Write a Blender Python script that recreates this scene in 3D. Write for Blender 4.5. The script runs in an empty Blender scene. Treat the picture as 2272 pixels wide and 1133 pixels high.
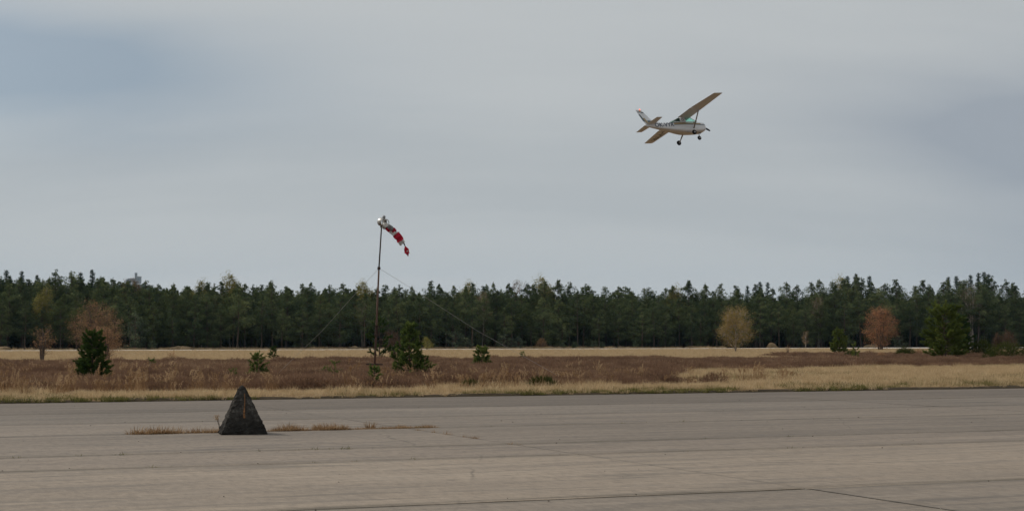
import bpy, math
import numpy as np
from mathutils import Matrix, Vector
R = math.radians

# ------------------------------------------------------------------ camera, sky, sun, exposure
scene = bpy.context.scene
FPX, CX, CY, HOR, CAMH = 3600.0, 1136.0, 566.5, 758.0, 1.7     # photograph pixels, eye height in metres
PITCH = math.atan((HOR - CY) / FPX)
ROLL = 1.5 / 1136
cam_r = np.array([1.0, 0, 0]); cam_f = np.array([0, math.cos(PITCH), math.sin(PITCH)]); cam_u = np.array([0, -math.sin(PITCH), math.cos(PITCH)])
cam_r, cam_u = cam_r * math.cos(ROLL) - cam_u * math.sin(ROLL), cam_u * math.cos(ROLL) + cam_r * math.sin(ROLL)
cam = bpy.data.objects.new('camera', bpy.data.cameras.new('camera'))
scene.collection.objects.link(cam)
cam.data.sensor_width = 36; cam.data.lens = 36 * FPX / 2272
cam.data.clip_start = 0.2; cam.data.clip_end = 60000
cam.matrix_world = Matrix(((cam_r[0], cam_u[0], -cam_f[0], 0), (cam_r[1], cam_u[1], -cam_f[1], 0), (cam_r[2], cam_u[2], -cam_f[2], CAMH), (0, 0, 0, 1)))
scene.camera = cam

SUN_AZ, SUN_EL = R(-58), R(38)          # azimuth from +Y towards +X
S = Vector((math.sin(SUN_AZ) * math.cos(SUN_EL), math.cos(SUN_AZ) * math.cos(SUN_EL), math.sin(SUN_EL)))
sun = bpy.data.objects.new('sun', bpy.data.lights.new('sun', 'SUN'))
sun.data.energy = 2.5; sun.data.angle = R(6); sun.data.color = (1, 0.93, 0.82)
sun.rotation_euler = (-S).to_track_quat('-Z', 'Y').to_euler()
scene.collection.objects.link(sun)

world = bpy.data.worlds.new('World'); scene.world = world; world.use_nodes = True
wt = world.node_tree; wt.nodes.clear(); WL = wt.links.new
def wn(t, **kw):
    n = wt.nodes.new(t)
    for k, v in kw.items(): setattr(n, k, v)
    return n
sky = wn('ShaderNodeTexSky', sky_type='NISHITA', sun_disc=False, sun_elevation=SUN_EL, sun_rotation=SUN_AZ, dust_density=1.5, air_density=1.0)
tc = wn('ShaderNodeTexCoord')
# thin stratus: long streaks lying along the horizon, blue showing where they thin out
def wmath(op, a, b=None, clamp=False):
    n = wn('ShaderNodeMath', operation=op, use_clamp=clamp)
    for i, v in enumerate((a, b)):
        if v is None: continue
        if isinstance(v, (int, float)): n.inputs[i].default_value = v
        else: WL(v, n.inputs[i])
    return n.outputs[0]
sep = wn('ShaderNodeSeparateXYZ'); WL(tc.outputs['Generated'], sep.inputs[0])
den = wmath('ADD', wmath('ABSOLUTE', sep.outputs[2]), 0.38)
px_ = wmath('DIVIDE', sep.outputs[0], den); py_ = wmath('DIVIDE', sep.outputs[1], den)
comb = wn('ShaderNodeCombineXYZ'); WL(px_, comb.inputs[0]); WL(py_, comb.inputs[1])
def wnoise(scale, detail, loc, rot=0.0, sc=(1, 1, 1), rough=0.5):
    m = wn('ShaderNodeMapping'); m.inputs['Location'].default_value = loc; m.inputs['Rotation'].default_value = (0, 0, rot); m.inputs['Scale'].default_value = sc
    WL(comb.outputs[0], m.inputs[0])
    n = wn('ShaderNodeTexNoise'); n.inputs['Scale'].default_value = scale; n.inputs['Detail'].default_value = detail; n.inputs['Roughness'].default_value = rough
    WL(m.outputs[0], n.inputs['Vector']); return n.outputs[0]
gap = wnoise(0.55, 4, (3.1, 0.6, 0), 0.15, (0.6, 1.5, 1), 0.45)
shade = wnoise(0.8, 9, (-2.2, 5.3, 0), -0.1, (0.5, 1.8, 1), 0.6)
def ramp(fac, stops):
    n = wn('ShaderNodeValToRGB'); WL(fac, n.inputs[0]); e = n.color_ramp.elements
    n.color_ramp.interpolation = 'EASE'
    e[0].position, e[0].color = stops[0][0], (*stops[0][1], 1)
    e[1].position, e[1].color = stops[-1][0], (*stops[-1][1], 1)
    for p, c in stops[1:-1]:
        x = e.new(p); x.color = (*c, 1)
    return n.outputs[0]
CL = 1.0
cloud = ramp(shade, [(0.3, (0.45, 0.475, 0.488)), (0.5, (0.51, 0.53, 0.535)), (0.68, (0.575, 0.578, 0.572))])
# two features of this sky: a thin blue gap to the left, a heavier grey bank to the right
ydir = wmath('MAXIMUM', sep.outputs[1], 0.05)
az = wmath('DIVIDE', sep.outputs[0], ydir); el = wmath('DIVIDE', sep.outputs[2], ydir)
warp = wnoise(2.2, 4, (0.7, 2.1, 0), 0, (0.7, 1.6, 1), 0.55)
def lobe(a0, e0, wa, we, slope):
    da = wmath('DIVIDE', wmath('SUBTRACT', az, a0), wa)
    de = wmath('DIVIDE', wmath('ADD', wmath('SUBTRACT', wmath('SUBTRACT', el, e0), wmath('MULTIPLY', wmath('SUBTRACT', az, a0), slope)), wmath('MULTIPLY', wmath('SUBTRACT', warp, 0.5), 0.06)), we)
    r2 = wmath('ADD', wmath('MULTIPLY', da, da), wmath('MULTIPLY', de, de))
    return wmath('POWER', 2.718, wmath('MULTIPLY', r2, -1.0))
gapl = wmath('ADD', lobe(-0.30, 0.172, 0.16, 0.034, -0.06), wmath('MULTIPLY', lobe(-0.36, 0.15, 0.16, 0.05, 0), 0.4), True); gapl = wmath('MULTIPLY', gapl, 0.72)
bank = wmath('ADD', lobe(0.33, 0.13, 0.15, 0.028, -0.10), wmath('MULTIPLY', lobe(0.40, 0.10, 0.13, 0.09, 0), 0.9), True); bank = wmath('MULTIPLY', bank, 0.8)
cb = wn('ShaderNodeMix', data_type='RGBA'); WL(bank, cb.inputs[0]); WL(cloud, cb.inputs[6]); cb.inputs[7].default_value = (0.30, 0.335, 0.385, 1)
cg = wn('ShaderNodeMix', data_type='RGBA'); WL(gapl, cg.inputs[0]); WL(cb.outputs[2], cg.inputs[6]); cg.inputs[7].default_value = (0.235, 0.315, 0.405, 1)
cloud = cg.outputs[2]
cloudk = wn('ShaderNodeMix', data_type='RGBA', blend_type='MULTIPLY'); cloudk.inputs[0].default_value = 1
WL(cloud, cloudk.inputs[6]); cloudk.inputs[7].default_value = (10, 10, 10, 1)
cover = ramp(gap, [(0.25, (0.6, 0.6, 0.6)), (0.45, (0.97, 0.97, 0.97)), (0.6, (1, 1, 1))])
mix = wn('ShaderNodeMix', data_type='RGBA'); WL(cover, mix.inputs[0]); WL(sky.outputs[0], mix.inputs[6]); WL(cloudk.outputs[2], mix.inputs[7])
bg = wn('ShaderNodeBackground'); bg.inputs[1].default_value = 0.1; WL(mix.outputs[2], bg.inputs[0])
wo = wn('ShaderNodeOutputWorld'); WL(bg.outputs[0], wo.inputs[0])
scene.cycles.use_denoising = True; scene.cycles.use_adaptive_sampling = False
vs = scene.view_settings
vs.view_transform = 'Standard'; vs.look = 'None'; vs.exposure = 0.0; vs.gamma = 1.0; vs.use_curve_mapping = False

# ------------------------------------------------------------------ frames of reference
# p = metres across the apron (away from the camera), q = metres along it
DA = math.atan(8640 / 3600)
UX, UY = math.sin(DA), math.cos(DA)
def pq(p, q, z=0.0): return np.array([q * UX - p * UY, q * UY + p * UX, z])
def pqa(p, q): return q * UX - p * UY, q * UY + p * UX
def to_pq(x, y): return -UY * x + UX * y, UX * x + UY * y
def ray(px, py): return cam_f + cam_r * (px - CX) / FPX - cam_u * (py - CY) / FPX
def ground(px, py, z=0.0):
    d = ray(px, py); t = (z - CAMH) / d[2]
    return np.array([d[0] * t, d[1] * t, z])
def at_dist(px, py, y):
    d = ray(px, py); t = y / d[1]
    return np.array([d[0] * t, y, CAMH + d[2] * t])
def column_of(x, y): return CX + FPX * x / (y * math.cos(PITCH))
def in_view(x, y, m=0.13, pad=4.0): return (y > 1) & (np.abs(x) < y * (0.3156 + m * 0.3156) + pad)

# ------------------------------------------------------------------ mesh and object helpers
COL = scene.collection
def mesh(name, verts, faces, mats=(), smooth=False, attr=None):
    verts = np.asarray(verts, dtype=np.float32)
    me = bpy.data.meshes.new(name)
    if isinstance(faces, np.ndarray):
        n, k = faces.shape
        me.vertices.add(len(verts)); me.vertices.foreach_set('co', verts.ravel())
        me.loops.add(n * k); me.loops.foreach_set('vertex_index', faces.astype(np.int32).ravel())
        me.polygons.add(n); me.polygons.foreach_set('loop_start', np.arange(0, n * k, k, dtype=np.int32))
        me.update(calc_edges=True); me.validate()
    else:
        me.from_pydata([tuple(map(float, v)) for v in verts], [], faces); me.update()
    for m in mats if isinstance(mats, (list, tuple)) else [mats]: me.materials.append(m)
    if smooth: me.polygons.foreach_set('use_smooth', np.ones(len(me.polygons), dtype=bool))
    if attr is not None:
        a = me.attributes.new('tone', 'FLOAT', 'POINT'); a.data.foreach_set('value', np.asarray(attr, dtype=np.float32))
    return me
def obj(name, me, parent=None, loc=(0, 0, 0), rz=0.0, link=True):
    o = bpy.data.objects.new(name, me)
    if link: COL.objects.link(o)
    o.location = tuple(float(v) for v in loc); o.rotation_euler = (0, 0, rz)
    if parent is not None: o.parent = parent
    return o
def tag(o, label=None, cat=None, group=None, kind=None):
    if label: o['label'] = label
    if cat: o['category'] = cat
    if group: o['group'] = group
    if kind: o['kind'] = kind
    return o
def thing(name, label, cat, loc=(0, 0, 0), rz=0.0, group=None):
    return tag(obj(name, None, None, loc, rz), label, cat, group)

class MB:
    """collects tubes, boxes and lofts into one mesh"""
    def __init__(s): s.v = []; s.f = []; s.m = []
    def add(s, v, f, mi=0):
        b = len(s.v); s.v += [tuple(map(float, x)) for x in v]; s.f += [tuple(b + i for i in q) for q in f]; s.m += [mi] * len(f)
    def tube(s, pts, rad, n=6, cap=True, mi=0):
        pts = [np.asarray(p, float) for p in pts]
        if not hasattr(rad, '__len__'): rad = [rad] * len(pts)
        v = []; f = []
        for i, p in enumerate(pts):
            d = pts[min(i + 1, len(pts) - 1)] - pts[max(i - 1, 0)]; d = d / (np.linalg.norm(d) + 1e-9)
            a = np.cross(d, (0, 0, 1.0) if abs(d[2]) < 0.9 else (1.0, 0, 0)); a /= np.linalg.norm(a); b = np.cross(d, a)
            for k in range(n):
                t = 2 * math.pi * k / n; v.append(p + rad[i] * (a * math.cos(t) + b * math.sin(t)))
        for i in range(len(pts) - 1):
            for k in range(n): f.append((i * n + k, i * n + (k + 1) % n, (i + 1) * n + (k + 1) % n, (i + 1) * n + k))
        if cap: f.append(tuple(range(n))[::-1]); f.append(tuple((len(pts) - 1) * n + k for k in range(n)))
        s.add(v, f, mi)
    def box(s, c, h, mat=None, mi=0):
        v = [np.array([sx * h[0], sy * h[1], sz * h[2]]) for sz in (-1, 1) for sy in (-1, 1) for sx in (-1, 1)]
        if mat is not None: v = [mat @ x for x in v]
        v = [x + np.asarray(c) for x in v]
        s.add(v, [(0, 2, 3, 1), (4, 5, 7, 6), (0, 1, 5, 4), (2, 6, 7, 3), (0, 4, 6, 2), (1, 3, 7, 5)], mi)
    def loft(s, rings, closed=True, caps=True, mi=0):
        n = len(rings[0]); v = [p for r in rings for p in r]; f = []
        for i in range(len(rings) - 1):
            for k in range(n if closed else n - 1):
                f.append((i * n + k, i * n + (k + 1) % n, (i + 1) * n + (k + 1) % n, (i + 1) * n + k))
        if caps and closed: f.append(tuple(range(n))[::-1]); f.append(tuple((len(rings) - 1) * n + k for k in range(n)))
        s.add(v, f, mi)
    def mesh(s, name, mats, smooth=False):
        me = mesh(name, s.v, s.f, mats, smooth)
        if any(s.m): me.polygons.foreach_set('material_index', np.array(s.m, dtype=np.int32))
        return me
    def obj(s, name, mats, parent=None, smooth=False, loc=(0, 0, 0)): return obj(name, s.mesh(name, mats, smooth), parent, loc)

# ------------------------------------------------------------------ materials
class NT:
    def __init__(s, name):
        s.mat = bpy.data.materials.new(name); s.mat.use_nodes = True; s.t = s.mat.node_tree; s.t.nodes.clear()
        s.out = s.t.nodes.new('ShaderNodeOutputMaterial')
    def n(s, t, ins=None, **kw):
        x = s.t.nodes.new(t)
        for k, v in kw.items(): setattr(x, k, v)
        for k, v in (ins or {}).items():
            if hasattr(v, 'is_linked'): s.t.links.new(v, x.inputs[k])
            else: x.inputs[k].default_value = v
        return x
    def link(s, a, b): s.t.links.new(a, b)
    def noise(s, vec, scale, detail=4, rough=0.55, dist=0.0):
        return s.n('ShaderNodeTexNoise', {'Vector': vec, 'Scale': scale, 'Detail': detail, 'Roughness': rough, 'Distortion': dist}).outputs[0]
    def map(s, vec, scale=(1, 1, 1), rot=(0, 0, 0), loc=(0, 0, 0)):
        return s.n('ShaderNodeMapping', {'Vector': vec, 'Scale': scale, 'Rotation': rot, 'Location': loc}).outputs[0]
    def ramp(s, fac, stops):
        x = s.n('ShaderNodeValToRGB', {0: fac}); e = x.color_ramp.elements
        e[0].position, e[0].color = stops[0][0], (*stops[0][1], 1); e[1].position, e[1].color = stops[-1][0], (*stops[-1][1], 1)
        for p, c in stops[1:-1]: e.new(p).color = (*c, 1)
        return x.outputs[0]
    def mixc(s, fac, a, b, mode='MIX'):
        x = s.n('ShaderNodeMix', data_type='RGBA', blend_type=mode)
        for i, v in ((0, fac), (6, a), (7, b)):
            if hasattr(v, 'is_linked'): s.t.links.new(v, x.inputs[i])
            elif i == 0: x.inputs[0].default_value = v
            else: x.inputs[i].default_value = (*v, 1) if len(v) == 3 else v
        return x.outputs[2]
    def math(s, op, a, b=0.0, clamp=False):
        x = s.n('ShaderNodeMath', {0: a, 1: b}, operation=op, use_clamp=clamp); return x.outputs[0]
    def mr(s, v, a, b, c=0.0, d=1.0):
        return s.n('ShaderNodeMapRange', {0: v, 1: a, 2: b, 3: c, 4: d}).outputs[0]
    def bsdf(s, color, rough=0.8, metal=0.0, spec=0.3, normal=None, **extra):
        b = s.n('ShaderNodeBsdfPrincipled', {'Roughness': rough, 'Metallic': metal, 'Specular IOR Level': spec})
        if hasattr(color, 'is_linked'): s.link(color, b.inputs['Base Color'])
        else: b.inputs['Base Color'].default_value = (*color, 1)
        if normal is not None: s.link(normal, b.inputs['Normal'])
        for k, v in extra.items(): b.inputs[k].default_value = v
        s.link(b.outputs[0], s.out.inputs[0]); return b
    def bump(s, h, strength=0.3, dist=0.02):
        return s.n('ShaderNodeBump', {'Height': h, 'Strength': strength, 'Distance': dist}).outputs[0]
    def pos(s): return s.n('ShaderNodeNewGeometry').outputs['Position']
    def objco(s): return s.n('ShaderNodeTexCoord').outputs['Object']
    def attr(s, name='tone'): return s.n('ShaderNodeAttribute', attribute_name=name).outputs['Fac']
    def rnd(s): return s.n('ShaderNodeObjectInfo').outputs['Random']

def paint(name, c, rough=0.45, metal=0.0, spec=0.5, wear=0.06, scale=6.0):
    t = NT(name); v = t.noise(t.objco(), scale, 5)
    col = t.mixc(t.mr(v, 0.3, 0.7, 0, 1), tuple(x * (1 - wear * 2) for x in c), tuple(min(1, x * (1 + wear)) for x in c))
    t.bsdf(col, rough, metal, spec); return t.mat

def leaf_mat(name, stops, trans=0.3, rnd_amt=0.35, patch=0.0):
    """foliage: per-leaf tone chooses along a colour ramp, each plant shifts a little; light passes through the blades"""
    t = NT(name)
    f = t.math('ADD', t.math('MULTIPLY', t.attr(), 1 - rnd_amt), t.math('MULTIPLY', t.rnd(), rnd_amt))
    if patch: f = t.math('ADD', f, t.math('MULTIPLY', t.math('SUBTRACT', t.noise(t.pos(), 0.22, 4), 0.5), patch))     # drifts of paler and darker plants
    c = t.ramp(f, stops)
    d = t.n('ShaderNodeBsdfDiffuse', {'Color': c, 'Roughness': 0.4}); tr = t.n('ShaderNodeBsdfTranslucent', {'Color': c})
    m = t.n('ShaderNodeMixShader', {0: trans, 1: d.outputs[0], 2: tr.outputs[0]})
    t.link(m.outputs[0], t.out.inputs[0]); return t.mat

def bark_mat(name, a, b, scale=3.0, stretch=0.25):
    t = NT(name); v = t.noise(t.map(t.objco(), (1, 1, stretch)), scale, 6, 0.65)
    t.bsdf(t.mixc(t.mr(v, 0.35, 0.65), a, b), 0.9, normal=t.bump(v, 0.5, 0.02)); return t.mat

def concrete_mat():
    t = NT('apron_concrete')
    P = t.pos(); P2 = t.map(P, rot=(0, 0, -(math.pi / 2 - DA)))        # x along the slabs
    big = t.noise(t.map(P2, (0.06, 0.3, 1)), 1.0, 6, 0.6, 0.4)
    streak = t.noise(t.map(P2, (0.22, 2.2, 1)), 1.0, 7, 0.68, 0.6)
    mid = t.noise(P, 1.3, 6, 0.6)
    fine = t.noise(P, 46.0, 4, 0.7)
    grit = t.noise(P, 150.0, 2, 0.6)
    base = t.mixc(t.mr(big, 0.3, 0.7), (0.188, 0.157, 0.130), (0.30, 0.25, 0.205))
    base = t.mixc(t.mr(streak, 0.5, 0.72), base, (0.13, 0.115, 0.105))
    spk = t.noise(t.map(P2, (8.0, 3.2, 1)), 1.0, 4, 0.8); base = t.mixc(t.mr(spk, 0.5, 0.72, 0, 0.75), base, (0.11, 0.096, 0.084)); base = t.mixc(t.mr(spk, 0.48, 0.25, 0, 0.55), base, (0.37, 0.32, 0.27))
    tar = t.noise(t.map(P2, (0.12, 1.1, 1), loc=(3.3, 7.7, 0)), 1.0, 8, 0.72, 0.8); base = t.mixc(t.mr(tar, 0.57, 0.63, 0, 0.65), base, (0.09, 0.082, 0.074))
    base = t.mixc(t.mr(streak, 0.44, 0.25, 0, 0.55), base, (0.37, 0.325, 0.28))
    base = t.mixc(t.mr(mid, 0.35, 0.75, 0.0, 0.4), base, (0.19, 0.168, 0.15))
    base = t.mixc(t.math('MULTIPLY', t.mr(fine, 0.35, 0.7), 0.30), base, (0.13, 0.115, 0.10))
    base = t.mixc(t.math('MULTIPLY', t.mr(grit, 0.6, 0.75), 0.35), base, (0.45, 0.41, 0.37))
    # each slab was poured on its own day
    slab = t.n('ShaderNodeObjectInfo').outputs['Color']
    base = t.mixc(1.0, base, slab, 'MULTIPLY')
    # dirt and moss gathered in patches along the joints
    e = t.attr('edge'); jn = t.noise(t.map(P2, (0.35, 5, 1)), 1.0, 5, 0.7)
    ed = t.math('MULTIPLY', t.mr(e, 0.0, 0.32, 1, 0), t.mr(jn, 0.36, 0.6))
    base = t.mixc(t.math('MULTIPLY', ed, 0.85), base, (0.065, 0.058, 0.045))
    # fine wandering cracks
    vor = t.n('ShaderNodeTexVoronoi', {'Vector': t.mixc(0.25, P, t.n('ShaderNodeTexNoise', {'Vector': P, 'Scale': 0.7, 'Detail': 4.0}).outputs['Color']), 'Scale': 0.16}, feature='DISTANCE_TO_EDGE').outputs[0]
    cr = t.math('MULTIPLY', t.mr(vor, 0.0, 0.0035, 1, 0), t.mr(big, 0.5, 0.6))
    base = t.mixc(t.math('MULTIPLY', cr, 0.6), base, (0.07, 0.06, 0.05))
    h = t.math('ADD', t.math('MULTIPLY', fine, 0.6), t.math('MULTIPLY', mid, 1.5))
    t.bsdf(base, 0.88, spec=0.25, normal=t.bump(h, 0.35, 0.012)); return t.mat

def soil_mat(name, a, b, scale=2.0):
    t = NT(name); P = t.pos(); v = t.noise(P, scale, 7, 0.65); w = t.noise(P, scale * 12, 4, 0.7)
    t.bsdf(t.mixc(t.mr(w, 0.3, 0.7), t.mixc(t.mr(v, 0.3, 0.7), a, b), tuple(x * 0.75 for x in a)), 0.95, normal=t.bump(w, 0.6, 0.05), spec=0.1); return t.mat

M = {}
M['concrete'] = concrete_mat()
M['joint'] = soil_mat('joint_dirt', (0.09, 0.078, 0.062), (0.15, 0.125, 0.095), 3.0)
M['field'] = soil_mat('dry_field_ground', (0.20, 0.13, 0.07), (0.28, 0.19, 0.10), 0.12)
M['lip'] = soil_mat('shadow_line_turf_edge', (0.045, 0.035, 0.022), (0.09, 0.065, 0.04), 1.5)  # dark edge soil; paints the shadow line where turf meets concrete
M['forest_floor'] = soil_mat('forest_floor', (0.04, 0.03, 0.02), (0.07, 0.05, 0.03), 0.5)
M['runway'] = soil_mat('runway_concrete', (0.60, 0.55, 0.49), (0.66, 0.62, 0.56), 0.15)
M['hill'] = soil_mat('wooded_hill', (0.03, 0.045, 0.025), (0.06, 0.06, 0.03), 0.02)
M['castle'] = paint('castle_stone', (0.32, 0.30, 0.27), 0.9, wear=0.15, scale=0.1)

# ------------------------------------------------------------------ setting: ground, apron, runway, hill
def sheet(name, p0, p1, q0, q1, z, m, kind='structure'):
    v = [pq(p0, q0, z), pq(p0, q1, z), pq(p1, q1, z), pq(p1, q0, z)]
    return tag(obj(name, mesh(name, v, [(0, 1, 2, 3)], m)), kind=kind)
gv = [(-20000, -20000, -0.08), (20000, -20000, -0.08), (20000, 20000, -0.08), (-20000, 20000, -0.08)]
ground_o = tag(obj('ground', mesh('ground', gv, [(0, 1, 2, 3)], M['field'])), kind='structure')
EDGE = 47.4
apron = tag(obj('concrete_apron', None), kind='structure')
obj('joint_bed', mesh('joint_bed', [pq(-22, -42, -0.016), pq(-22, 75, -0.016), pq(EDGE + .4, 75, -0.016), pq(EDGE + .4, -42, -0.016)], [(0, 1, 2, 3)], M['joint']), apron)
prow = [-22, -15.2, -9.0, -2.6, 3.8, 10.0, 16.2, 22.4, 25.1, 30.6, 35.0, 39.9, EDGE]
qcol = [-37.4, -21.5, -5.6, 10.45, 26.7, 42.8, 59.0, 75]
rg = np.random.default_rng(5)
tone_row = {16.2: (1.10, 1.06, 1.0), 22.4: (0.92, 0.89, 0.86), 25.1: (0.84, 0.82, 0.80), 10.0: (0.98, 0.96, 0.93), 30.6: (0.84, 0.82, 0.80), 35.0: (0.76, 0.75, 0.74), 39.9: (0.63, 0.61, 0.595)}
for pa, pb in zip(prow[:-1], prow[1:]):
    for qa, qb in zip(qcol[:-1], qcol[1:]):
        # a slab: top sheet subdivided along its rim so that its edges can be chipped and its joints recessed
        g = 0.016
        L, W = qb - qa, pb - pa
        nq, npp = max(8, int(L / 0.5)), max(6, int(W / 0.5))
        gc = 0.0015
        us = np.concatenate([[gc, gc + 0.05], np.linspace(gc + 0.3, L - gc - 0.3, nq), [L - gc - 0.05, L - gc]])
        ws = np.concatenate([[g, g + 0.05], np.linspace(g + 0.3, W - g - 0.3, npp), [W - g - 0.05, W - g]])
        UU, WW = np.meshgrid(us, ws); UU = UU.copy(); WW = WW.copy()
        chip = rg.normal(0, 0.016, UU.shape)
        WW[0] += np.abs(chip[0]); WW[-1] -= np.abs(chip[-1]); UU[:, 0] += .15 * np.abs(chip[:, 0]); UU[:, -1] -= .15 * np.abs(chip[:, -1])
        tilt = rg.normal(0, 0.00025, 2); dz = rg.normal(0, 0.0007)
        Z = dz + tilt[0] * (UU - L / 2) * 0.4 + tilt[1] * (WW - W / 2)
        Z[0] -= 0.008; Z[-1] -= 0.008; Z[:, 0] -= 0.002; Z[:, -1] -= 0.002
        X, Y = pqa(WW + pa, UU + qa); cxy = pqa((pa + pb) / 2, (qa + qb) / 2)
        nu, nw = len(us), len(ws)
        v = np.stack([X - cxy[0], Y - cxy[1], Z], -1).reshape(-1, 3)
        idx = np.arange(nu * nw).reshape(nw, nu)
        f = np.stack([idx[:-1, :-1], idx[:-1, 1:], idx[1:, 1:], idx[1:, :-1]], -1).reshape(-1, 4)
        rim = np.concatenate([idx[0, :], idx[1:, -1], idx[-1, -2::-1], idx[-2:0:-1, 0]])
        lo = v[rim].copy(); lo[:, 2] = -0.2; k0 = len(v); m_ = len(rim)
        f2 = np.array([(rim[i], k0 + i, k0 + (i + 1) % m_, rim[(i + 1) % m_]) for i in range(m_)])[:, ::-1]
        edge = np.minimum(np.minimum(UU, L - UU) * 1.5 + .19, np.minimum(WW, W - WW)).ravel()
        me = mesh('slab', np.vstack([v, lo]), np.vstack([f, f2]), M['concrete'])
        a = me.attributes.new('edge', 'FLOAT', 'POINT'); a.data.foreach_set('value', np.concatenate([edge, np.zeros(m_)]).astype(np.float32))
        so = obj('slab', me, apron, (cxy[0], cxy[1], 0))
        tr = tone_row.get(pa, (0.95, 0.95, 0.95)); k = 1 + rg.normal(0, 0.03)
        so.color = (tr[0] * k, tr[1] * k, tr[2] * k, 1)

# turf beyond the concrete: a bumpy sheet with a raised, ragged lip
pg = np.concatenate([[EDGE - .05, EDGE + .12, EDGE + .3, EDGE + .6], np.linspace(EDGE + 1, EDGE + 14, 20), np.linspace(EDGE + 16, 300, 60)])
qg = np.linspace(-80, 240, 321)
PP, QQ = np.meshgrid(pg, qg)
hn = rg.normal(0, 1, PP.shape)
ZZ = 0.06 + 0.02 * hn; ZZ[:, 0] = -0.04; ZZ[:, 1] = 0.03 + 0.02 * hn[:, 1]
PP = PP.copy(); PP[:, 0] += 0.12 * hn[:, 0].clip(-1, 1); PP[:, 1] += 0.12 * hn[:, 0].clip(-1, 1)
X, Y = pqa(PP, QQ); idx = np.arange(PP.size).reshape(PP.shape)
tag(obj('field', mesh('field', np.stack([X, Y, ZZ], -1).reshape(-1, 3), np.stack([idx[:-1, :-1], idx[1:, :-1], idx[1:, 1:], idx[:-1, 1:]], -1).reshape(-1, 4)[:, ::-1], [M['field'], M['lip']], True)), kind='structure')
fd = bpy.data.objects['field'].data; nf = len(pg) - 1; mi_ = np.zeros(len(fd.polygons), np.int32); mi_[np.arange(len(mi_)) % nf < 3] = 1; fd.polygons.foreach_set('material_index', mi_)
sheet('runway', 303, 343, -500, 900, 0.16, M['runway'])
sheet('forest_floor', 349, 560, -500, 900, 0.1, M['forest_floor'])

# the far wooded hill under its ruined castle
HD = 7000.0
hc = at_dist(298, 619, HD)
nx, ny = 90, 20
xs = np.linspace(-2200, 2200, nx); ys = np.linspace(-1100, 1100, ny)
XX, YY = np.meshgrid(xs, ys)
hz = hc[2] * (0.30 * np.exp(-(XX / 160) ** 2 - (YY / 160) ** 2) + 0.70 * np.exp(-((XX + 40) / 700) ** 2 - (YY / 500) ** 2)) + rg.normal(0, 1.2, XX.shape) - 6
idx = np.arange(XX.size).reshape(XX.shape)
tag(obj('hill', mesh('hill', np.stack([XX, YY, hz], -1).reshape(-1, 3), np.stack([idx[:-1, :-1], idx[:-1, 1:], idx[1:, 1:], idx[1:, :-1]], -1).reshape(-1, 4), M['hill'], True), None, (hc[0], HD, 0)), kind='structure')
castle = thing('castle', 'tiny blue hazy castle with a square tower on the far hill', 'castle', (hc[0], HD - 20, hc[2] - 14))
b = MB(); b.box((12, 0, 16), (4.6, 4.6, 21)); b.box((12, 0, 38), (5.2, 5.2, 1.4))
for k in range(4): b.box((8.2 + 2.6 * k, -4.4, 40.2), (0.7, 0.7, 0.9))
b.obj('tower', M['castle'], castle)
b = MB(); b.box((24, 2, 8), (9.5, 6, 14)); b.loft([[(14, -4.5, 22), (14, 8.5, 22), (14, 2, 26)], [(34, -4.5, 22), (34, 8.5, 22), (34, 2, 26)]]); b.obj('palace', M['castle'], castle)
b = MB(); b.box((-8, -3, 6), (16, 2, 10)); b.box((-24, -3, 3), (8, 2, 8)); b.obj('curtain_wall', M['castle'], castle)
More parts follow.
